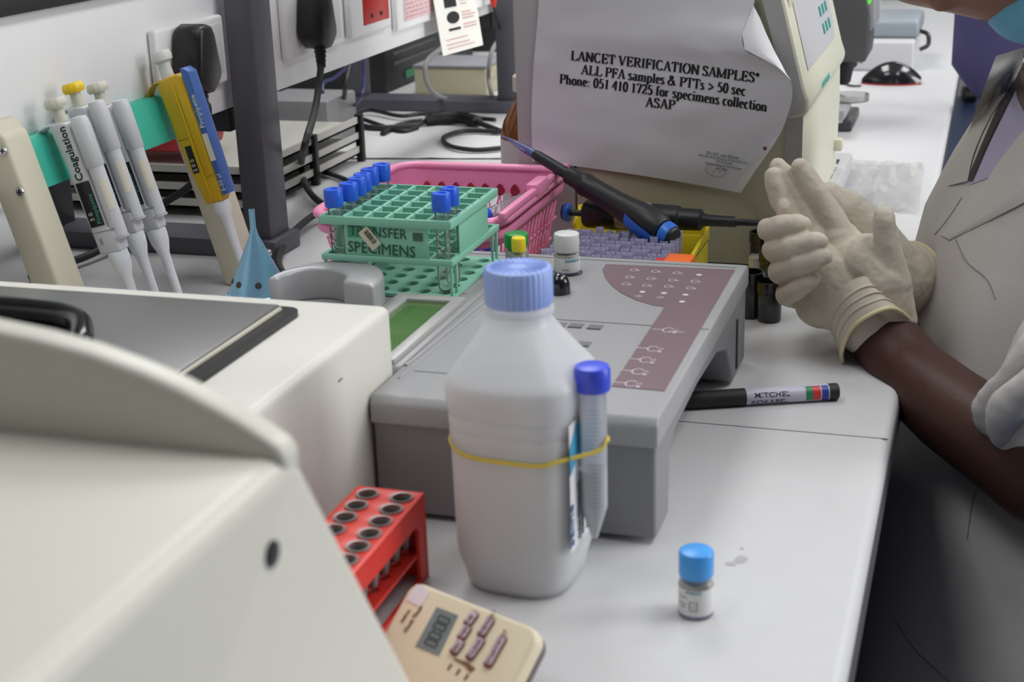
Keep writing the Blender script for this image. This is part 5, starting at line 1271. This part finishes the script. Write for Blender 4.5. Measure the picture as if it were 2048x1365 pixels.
# ================================================================== THE WORKER
SK = mat('skin_dark', (72,46,38), .48, bump=.25, bscale=260, var=.12, vscale=14, spec=.35)
SKF = mat('skin_face', (158,116,100), .5, bump=.2, bscale=200, var=.06)
COATM = mat('coat_cotton', (196,192,189), .85, bump=.35, bscale=500, var=.03)
GLV = mat('latex', (204,194,178), .55, bump=.9, bscale=34, var=.04, vscale=30, stretch=(1,1,2.2), spec=.3)
CUFF = mat('latex_rim', (218,206,164), .5)
def blob(chains, name, m, parent, voxel=.0016, smooth=6, disp=None):
    mb = MB()
    for ch in chains:
        P = [V(p) for p,_ in ch]; R = [r for _,r in ch]
        for i in range(len(P)-1):
            d = P[i+1]-P[i]; n_ = max(1,int(d.length/(min(R[i],R[i+1])*.5)))
            mb.tube([P[i].lerp(P[i+1],k/n_) for k in range(n_+1)], [R[i]+(R[i+1]-R[i])*k/n_ for k in range(n_+1)], 20)
        for p,r in zip(P,R): mb.ball(p, r*1.0, 20, 14)
    o = mb.build(name, m, parent)
    md = o.modifiers.new('remesh','REMESH'); md.mode = 'VOXEL'; md.voxel_size = voxel; md.use_smooth_shade = True
    s_ = o.modifiers.new('smooth','SMOOTH'); s_.factor = .6; s_.iterations = smooth
    if disp:
        tx = bpy.data.textures.new(name+'_folds','CLOUDS'); tx.noise_scale = disp[0]; d_ = o.modifiers.new('folds','DISPLACE'); d_.texture = tx; d_.strength = disp[1]; d_.mid_level = .5; d_.texture_coords = 'LOCAL'
    # bake the modifiers so the mesh is plain geometry
    dg = bpy.context.evaluated_depsgraph_get(); me = bpy.data.meshes.new_from_object(o.evaluated_get(dg)); old = o.data; o.modifiers.clear(); o.data = me; me.name = name
    for p in me.polygons: p.use_smooth = True
    if not me.materials: me.materials.append(m)
    return o
per = thing('person', 'person in a grey-white lab coat and blue mask joining two latex-gloved hands', 'person', (.11,1.5,-.9))
F_ = V((-.90,-.43,0)).normalized(); S_ = V((.43,-.90,0)).normalized()
EL = Py(2085,955,1.16); W1 = Py(1762,668,1.335)
SH = V((.160,1.25,.17))
arm_f = [(SH,.048),(EL+V((.012,0,.02)),.045),(EL,.041),(EL.lerp(W1,.30),.0395),(EL.lerp(W1,.60),.0375),(EL.lerp(W1,.85),.0325),(W1,.031),(W1.lerp(Py(1720,600,1.34),.6),.030)]
arm_f[2] = (EL,.041); arm_f[3] = (Py(2000,888,1.20),.0405); arm_f[4] = (Py(1905,822,1.25),.0385); arm_f[5] = (Py(1822,752,1.30),.0355)
EL2 = V((.10,1.75,-.03)); W2 = Py(1812,562,1.455)
arm_b = [(V((.085,1.70,.15)),.045),(EL2,.040),(EL2.lerp(W2,.5),.037),(W2,.030)]
Hc = Py(2005,-154,1.46)
ld = V((-.97,-.05,.12)).normalized()      # towards the crown
fd = V((-.12,-.10,-.98)).normalized()     # where the face looks
neckb = V((.125,1.52,.255))
head = [[(Hc+ld*.045,.083),(Hc-ld*.01,.082)],[(Hc+ld*.060+fd*.012,.070),(Hc+fd*.022,.066),(Hc-ld*.045+fd*.030,.052),(Hc-ld*.082+fd*.034,.034)],
        [(Hc+ld*.020+fd*.070,.014),(Hc-ld*.015+fd*.080,.012)],                      # nose
        [(Hc-ld*.035+fd*.074,.012),(Hc-ld*.05+fd*.072,.010)],
        [(Hc+ld*.040+fd*.070+V((0,-.03,0)),.012),(Hc+ld*.040+fd*.070+V((0,.03,0)),.012)],
        [(Hc-fd*.01+V((.0,-.078,0)),.014),(Hc-ld*.02-fd*.005+V((0,-.076,0)),.011)],[(Hc-fd*.01+V((.0,.078,0)),.014),(Hc-ld*.02-fd*.005+V((0,.076,0)),.011)],
        [(Hc-ld*.06-fd*.01,.056),(neckb+V((0,0,.02)),.053),(neckb-V((0,0,.10)),.06)]]
core = [[(V((.10,1.5,.14)),.085),(V((.10,1.5,-.30)),.09)],[(SH+V((-.01,.02,-.01)),.05),(V((.10,1.5,.15)),.07),(V((.085,1.70,.14)),.05)],
        [(V((.10,1.45,-.32)),.085),(V((.02,1.20,-.36)),.065),(V((.02,1.20,-.82)),.045),(V((-.03,1.18,-.87)),.035)],
        [(V((.10,1.55,-.32)),.085),(V((-.03,1.62,-.36)),.065),(V((-.03,1.62,-.82)),.045),(V((-.09,1.62,-.87)),.035)]]
core = core[:2]+[[(V((.10,1.43,-.34)),.085),(V((.09,1.25,-.38)),.07),(V((.06,1.22,-.82)),.045),(V((.0,1.19,-.87)),.032)],[(V((.10,1.57,-.34)),.085),(V((.12,1.78,-.38)),.07),(V((.06,1.80,-.82)),.045),(V((.0,1.82,-.87)),.032)]]
body = blob([arm_f, arm_b]+head+core, 'body', SK, per, .0045, 4)
body.data.materials.append(SKF)
for p in body.data.polygons:
    c_ = p.center + woff(per)
    if c_.z > .30: p.material_index = 1
hair = blob([[(Hc+ld*.055-fd*.012,.085),(Hc-ld*.03-fd*.03,.085)],[(Hc-ld*.055-fd*.02,.066),(Hc-ld*.07-fd*.01,.060)]], 'hair', mat('hair_black', (24,20,18), .8, bump=.8, bscale=300), per, .004, 3)
mk_c = Hc-ld*.062+fd*.045
msk = blob([[(mk_c+ld*.022+fd*.010,.050),(mk_c,.054),(mk_c-ld*.045-fd*.020,.046)],[(mk_c+V((0,-.03,0)),.044),(mk_c+V((0,.03,0)),.044)]], 'face_mask', mat('mask_blue', (122,196,232), .7, bump=.4, bscale=60, stretch=(1,1,4)), per, .003, 4)
MB().tube(spline([mk_c+V((0,-.060,.01)), Hc+V((.0,-.082,-.02)), Hc+V((.03,-.086,.0))],5), .0012, 6).build('mask_loop', mat('loop_white', (225,225,228), .6), per)
# eyes (looking down behind the frame)
for s_ in (-1,1): MB().ball(Hc+ld*.018+fd*.060+V((0,s_*.030,0)), .008).build('eye', mat('eye_white', (225,220,212), .2), per)

# coat
def coat_ring(z, cx, cy, a, b, n=72):
    out = []
    for k in range(n):
        th = 2*pi*k/n; e = 2.3; c_, s_ = cos(th), sin(th); r_ = 1/((abs(c_)**e+abs(s_)**e)**(1/e))
        p = V((cx,cy,z))+F_*(a*r_*c_)+S_*(b*r_*s_)
        fold = .0035*sin(th*7+z*9)*(.5+noise.noise(V((th*2,z*5,0)))) + .006*noise.noise(V((cos(th)*2.2,sin(th)*2.2,z*7)))+ (.012 if z < -.15 else 0)*sin(th*5+1)*min(1,(-.15-z)*5)
        out.append(p+(p-V((cx,cy,z))).normalized()*fold)
    return out
RI = []
prof = [(-.62,.105,1.30,.19,.32),(-.45,.100,1.30,.185,.31),(-.33,.098,1.30,.17,.30),(-.22,.098,1.32,.155,.29),(-.12,.096,1.36,.15,.27),(-.03,.098,1.43,.14,.24),(.03,.094,1.465,.135,.215),(.09,.099,1.49,.130,.198),(.15,.122,1.49,.126,.195),(.20,.135,1.49,.117,.178),(.238,.139,1.50,.102,.145),(.265,.138,1.505,.085,.105),(.285,.134,1.515,.070,.078),(.312,.132,1.525,.062,.068)]
for i in range(len(prof)-1):
    for k in range(6):
        f_ = k/6; p_ = [prof[i][j]+(prof[i+1][j]-prof[i][j])*f_ for j in range(5)]; RI.append(coat_ring(*p_))
RI.append(coat_ring(*prof[-1]))
# keep the coat on its own side of the bench edge
for r_ in RI:
    for p in r_:
        if -.06 < p.z < .004: p.x = max(p.x, BX+.0015)
coat = MB().loft(RI, cap=False).build('lab_coat', COATM, per, ang=80)
dg = bpy.context.evaluated_depsgraph_get(); dg.update()
cbv = BVHTree.FromObject(coat, dg); coff = woff(per)
LASTY = [1.42]
def onto(px, py, lift=.002):
    d = ray(px,py); h_ = cbv.ray_cast(CAM-coff, d)
    if h_[0] is None: return Py(px,py,LASTY[0])
    LASTY[0] = h_[0].y+coff.y-lift
    return h_[0]+coff-d*lift
def strip(pts2, lift, name, m, parent, grid=6):
    """pts2: list of (left px, right px) rows"""
    rows_ = []
    L_ = [V((a[0],a[1],0)) for a,_ in pts2]; R_ = [V((b_[0],b_[1],0)) for _,b_ in pts2]
    L_ = spline(L_,6); R_ = spline(R_,6)
    for a,b_ in list(zip(L_,R_))[::-1]: rows_.append([onto(a.x+(b_.x-a.x)*k/grid, a.y+(b_.y-a.y)*k/grid, lift*(1 if 0<k<grid else .5)) for k in range(grid+1)])
    for _ in range(3):
        R0 = [[p.copy() for p in r] for r in rows_]
        for i in range(1,len(rows_)-1):
            for k in range(grid+1):
                a_ = (R0[i-1][k]+R0[i+1][k])/2; rows_[i][k] = rows_[i][k]*.4+a_*.6 - (rows_[i][k]-CAM).normalized()*.0002
    return MB().loft(rows_, cap=False, closed=False).build(name, m, parent, ang=80)
strip([((2010,150),(2100,120)),((1975,270),(2100,200)),((1945,340),(2080,300)),((1935,372),(1990,350))], .0015, 'shirt', mat('shirt_lavender', (176,170,198), .8, bump=.3, bscale=60), coat)
strip([((2042,128),(2075,110)),((2030,160),(2075,160)),((2034,195),(2075,200)),((2046,222),(2070,222))], .004, 'neck_opening', mat('skin_neck', (70,44,40), .5), coat)
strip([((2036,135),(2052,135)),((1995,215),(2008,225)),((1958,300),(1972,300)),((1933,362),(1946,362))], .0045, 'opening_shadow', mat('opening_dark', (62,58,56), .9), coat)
strip([((1992,112),(2048,95)),((1972,165),(2038,150)),((1938,260),(1985,225)),((1912,335),(1948,305)),((1895,372),(1935,362))], .007, 'lapel', COATM, coat)
strip([((2060,245),(2100,300)),((2000,320),(2080,380)),((1950,395),(2020,420)),((1880,470),(1900,480))], .005, 'lapel', COATM, coat)
sm_ = MB()
for line in ([(1925,395),(1895,440),(1870,470)],[(1912,480),(1935,525),(1975,560),(1992,600)],[(1960,960),(1945,1010),(1935,1080)],[(1790,1240),(1830,1300),(1900,1365)]):
    MB().tube([onto(p.x,p.y,-.0004) for p in spline([V((a,b_,0)) for a,b_ in line],6)], .0009, 6).build('seam', mat('seam_shade', (140,136,134), .9), coat)
# sleeves
sl1 = blob([[(SH+V((-.015,.03,.02)),.066),(SH.lerp(EL,.35)+V((-.012,0,.0)),.062),(SH.lerp(EL,.68)+V((-.010,0,0)),.058),(SH.lerp(EL,.80)+V((-.010,0,0)),.056)]], 'coat_sleeve', COATM, coat, .004, 4, (.05,.012))
sl2 = blob([[(V((.095,1.69,.15)),.062),(EL2.lerp(V((.085,1.70,.15)),.2),.058),(EL2.lerp(W2,.35),.052)]], 'coat_sleeve', COATM, coat, .005, 4, (.05,.012))
# rolled cuff: two puffy folds around the forearm just below the elbow
cc_ = Py(2085,762,1.18); axn = (W1-EL).normalized()
t1 = axn.cross(V((0,1,0))).normalized(); t2_ = axn.cross(t1)
for (sh_,rr_,tr_,w_) in ((-.000,.046,.012,.006),(-.020,.048,.013,.007)):
    ringp = []
    for k in range(28):
        a = 2*pi*k/28; ringp.append((cc_+axn*(sh_+w_*sin(2*a+.6)+.006*noise.noise(V((cos(a),sin(a),sh_*40))))+t1*(rr_*cos(a)*(1.12))+t2_*(rr_*sin(a)*.95), tr_*(1+.25*sin(3*a+sh_*90))))
    blob([ringp+[ringp[0]]], 'rolled_cuff', COATM, coat, .003, 4, (.03,.007))

# gloves
def G(px, py, y): return Py(px, py, y)
def chain(*q): return [(G(a,b_,y), r) for (a,b_,y,r) in q]
near = [
 chain((1750,655,1.336,.0315),(1735,640,1.335,.036),(1700,590,1.338,.036),(1665,545,1.342,.033)),                       # wrist and heel
 chain((1780,640,1.335,.026),(1765,560,1.330,.027),(1735,520,1.335,.026)),                                             # thumb base
 chain((1720,600,1.340,.036),(1700,520,1.345,.028),(1680,480,1.350,.020)),
 chain((1690,600,1.340,.034),(1650,520,1.347,.026),(1635,475,1.352,.018)),
 chain((1660,600,1.342,.030),(1612,520,1.352,.022),(1598,470,1.358,.014)),
 chain((1640,610,1.342,.024),(1600,560,1.352,.018)),
 # fingers: index, middle, ring, little
 chain((1690,482,1.348,.0150),(1655,418,1.352,.0118),(1622,368,1.356,.0108),(1608,345,1.358,.0100),(1600,335,1.358,.0088)),
 chain((1640,482,1.350,.0145),(1613,422,1.356,.0112),(1585,372,1.362,.0105),(1566,346,1.366,.0102),(1556,334,1.368,.0090)),
 chain((1605,490,1.352,.0135),(1585,435,1.352,.0108),(1560,400,1.350,.0103),(1550,368,1.350,.0102),(1547,352,1.351,.0090)),
 chain((1600,500,1.350,.0120),(1580,455,1.345,.0092),(1570,430,1.342,.0085),(1568,414,1.341,.0075)),
 # thumb
 chain((1782,565,1.328,.020),(1778,515,1.325,.0145),(1770,470,1.322,.0118),(1768,440,1.322,.0108),(1768,432,1.322,.0095)),
]
far = [
 chain((1812,562,1.455,.0345),(1790,550,1.435,.035),(1745,520,1.415,.034),(1690,500,1.405,.030)),
 chain((1790,545,1.43,.030),(1735,470,1.405,.026),(1690,425,1.400,.022),(1655,395,1.398,.015)),
 chain((1760,560,1.42,.030),(1680,540,1.40,.028),(1600,520,1.395,.022)),
 chain((1700,520,1.405,.028),(1600,500,1.395,.020),(1565,480,1.390,.016)),
 chain((1700,560,1.405,.028),(1620,580,1.392,.020)),
 chain((1690,425,1.398,.018),(1640,390,1.392,.013),(1605,372,1.388,.010)),
 # four fingers folded round the edge of the near hand, tips pointing right
 chain((1640,480,1.395,.0140),(1560,464,1.375,.0125),(1536,459,1.340,.0120),(1568,453,1.318,.0118),(1597,450,1.312,.0108),(1606,450,1.311,.0090)),
 chain((1640,520,1.395,.0140),(1568,507,1.372,.0125),(1546,501,1.335,.0122),(1586,494,1.306,.0120),(1628,485,1.300,.0112),(1638,484,1.299,.0090)),
 chain((1640,560,1.395,.0140),(1575,548,1.368,.0125),(1558,544,1.332,.0122),(1600,528,1.302,.0118),(1638,515,1.297,.0110),(1648,513,1.297,.0090)),
 chain((1640,590,1.395,.0140),(1590,594,1.368,.0125),(1574,590,1.335,.0120),(1600,576,1.306,.0105),(1618,562,1.302,.0095),(1625,557,1.302,.0080)),
]
near = [[(p, r*.94) for p,r in ch] for ch in near]; far = far[:6]+[[(p, r*.90) for p,r in ch] for ch in far[6:]]
gl1 = blob(near, 'latex_glove', GLV, per, .0013, 3, (.014,.0022))
gl2 = blob(far, 'latex_glove', GLV, per, .0013, 3, (.014,.0022))
# glove skirt and rolled rim on the near wrist
rimp = [G(*q) for q in ((1692,738,1.325),(1683,706,1.305),(1700,664,1.293),(1735,632,1.290),(1778,618,1.296),(1808,628,1.312),(1824,654,1.334),(1822,688,1.358),(1800,716,1.374),(1765,738,1.380),(1728,752,1.368),(1703,752,1.346))]
rimp = spline(rimp, 4, closed=True); rc = sum(rimp, V((0,0,0)))/len(rimp)
hc = rc + (G(1722,622,1.337)-G(1757,684,1.335))
def wr(f_, k=1.0):
    s_ = (.83+.17*f_)*k; c_ = hc.lerp(rc, f_); return [c_+(p-rc)*s_+V((0,0,.0006*sin(i*.8+f_*20))) for i,p in enumerate(rimp)]
MB().loft([wr(f_) for f_ in (-.25,0,.15,.25,.35,.5,.6,.7,.8,.9,1.0)], cap=False).build('glove_skirt', GLV, gl1, ang=80)
MB().tube(wr(1.0), .0021, 10, closed=True).build('rolled_rim', CUFF, gl1)
for f_ in (.12,.38,.64): MB().tube(wr(f_, 1.004), .0011, 8, closed=True).build('crease', GLV, gl1)
c1_ = G(1806,560,1.452); ax2 = (EL2-W2).normalized(); s1 = ax2.cross(V((0,1,0))).normalized(); s2 = ax2.cross(s1)
MB().loft([[c1_+ax2*o2+s1*(r_*cos(a))+s2*(r_*sin(a)) for a in [2*pi*j/32 for j in range(32)]] for (o2,r_) in ((-.03,.033),(-.01,.0355),(.012,.037))], cap=False).build('glove_skirt', GLV, gl2)
MB().tube([c1_+ax2*.012+s1*(.0372*cos(a))+s2*(.0372*sin(a)) for a in [2*pi*j/32 for j in range(32)]], .0020, 10, closed=True).build('rolled_rim', CUFF, gl2)
# stool
t = thing('lab_stool', 'round black laboratory stool under the seated person', 'stool', (.14,1.5,-.9))
MB().lathe([(0,-.50),(.17,-.50),(.185,-.485),(.185,-.46),(.17,-.445),(0,-.44)], o=(.14,1.5,0), seg=36).build('seat', BLACK, t)
MB().lathe([(0,-.86),(.025,-.86),(.025,-.5),(0,-.5)], o=(.14,1.5,0), seg=16).build('column', CHROME, t)
for k in range(5):
    a = k*2*pi/5; MB().tube([(.14,1.5,-.85),(.14+.24*cos(a),1.5+.24*sin(a),-.885)], [.02,.014], 8).build('base_arm', BLACK, t)

# ================================================================== LIGHT
def area(x, y, z, sx, sy, e, rot=(0,0,0), col=(1,1,1)):
    l = bpy.data.lights.new('ceiling_and_side_light','AREA'); l.shape = 'RECTANGLE'; l.size = sx; l.size_y = sy; l.energy = e; l.color = col
    o = bpy.data.objects.new('ceiling_and_side_light', l); COL.objects.link(o); o.location = (x,y,z); o.rotation_euler = rot; return o
area(.9, 3.0, 1.8, .6, 1.6, 25)
area(.7, 1.2, 1.8, .6, 1.2, 17)
area(-.9, 2.6, 1.8, .6, 1.6, 24)
area(-.9, .6, 1.8, .6, 1.2, 9)
area(.5, 5.5, 1.8, 1.2, 1.2, 19)
area(2.9, 2.0, .9, 2.4, 1.2, 66, rot=(0,radians(90),0), col=(1,1,1))  # side light added at the right wall to brighten the panel, not a ceiling fitting
w = bpy.data.worlds.new('world'); SC.world = w; w.use_nodes = True
w.node_tree.nodes['Background'].inputs[0].default_value = (1,1,1,1); w.node_tree.nodes['Background'].inputs[1].default_value = .3
SC.view_settings.view_transform = 'Standard'; SC.view_settings.look = 'None'; SC.view_settings.exposure = 0
SC.cycles.max_bounces = 8; SC.cycles.transparent_max_bounces = 24; SC.cycles.caustics_reflective = False; SC.cycles.caustics_refractive = False
SC.cycles.use_denoising = True
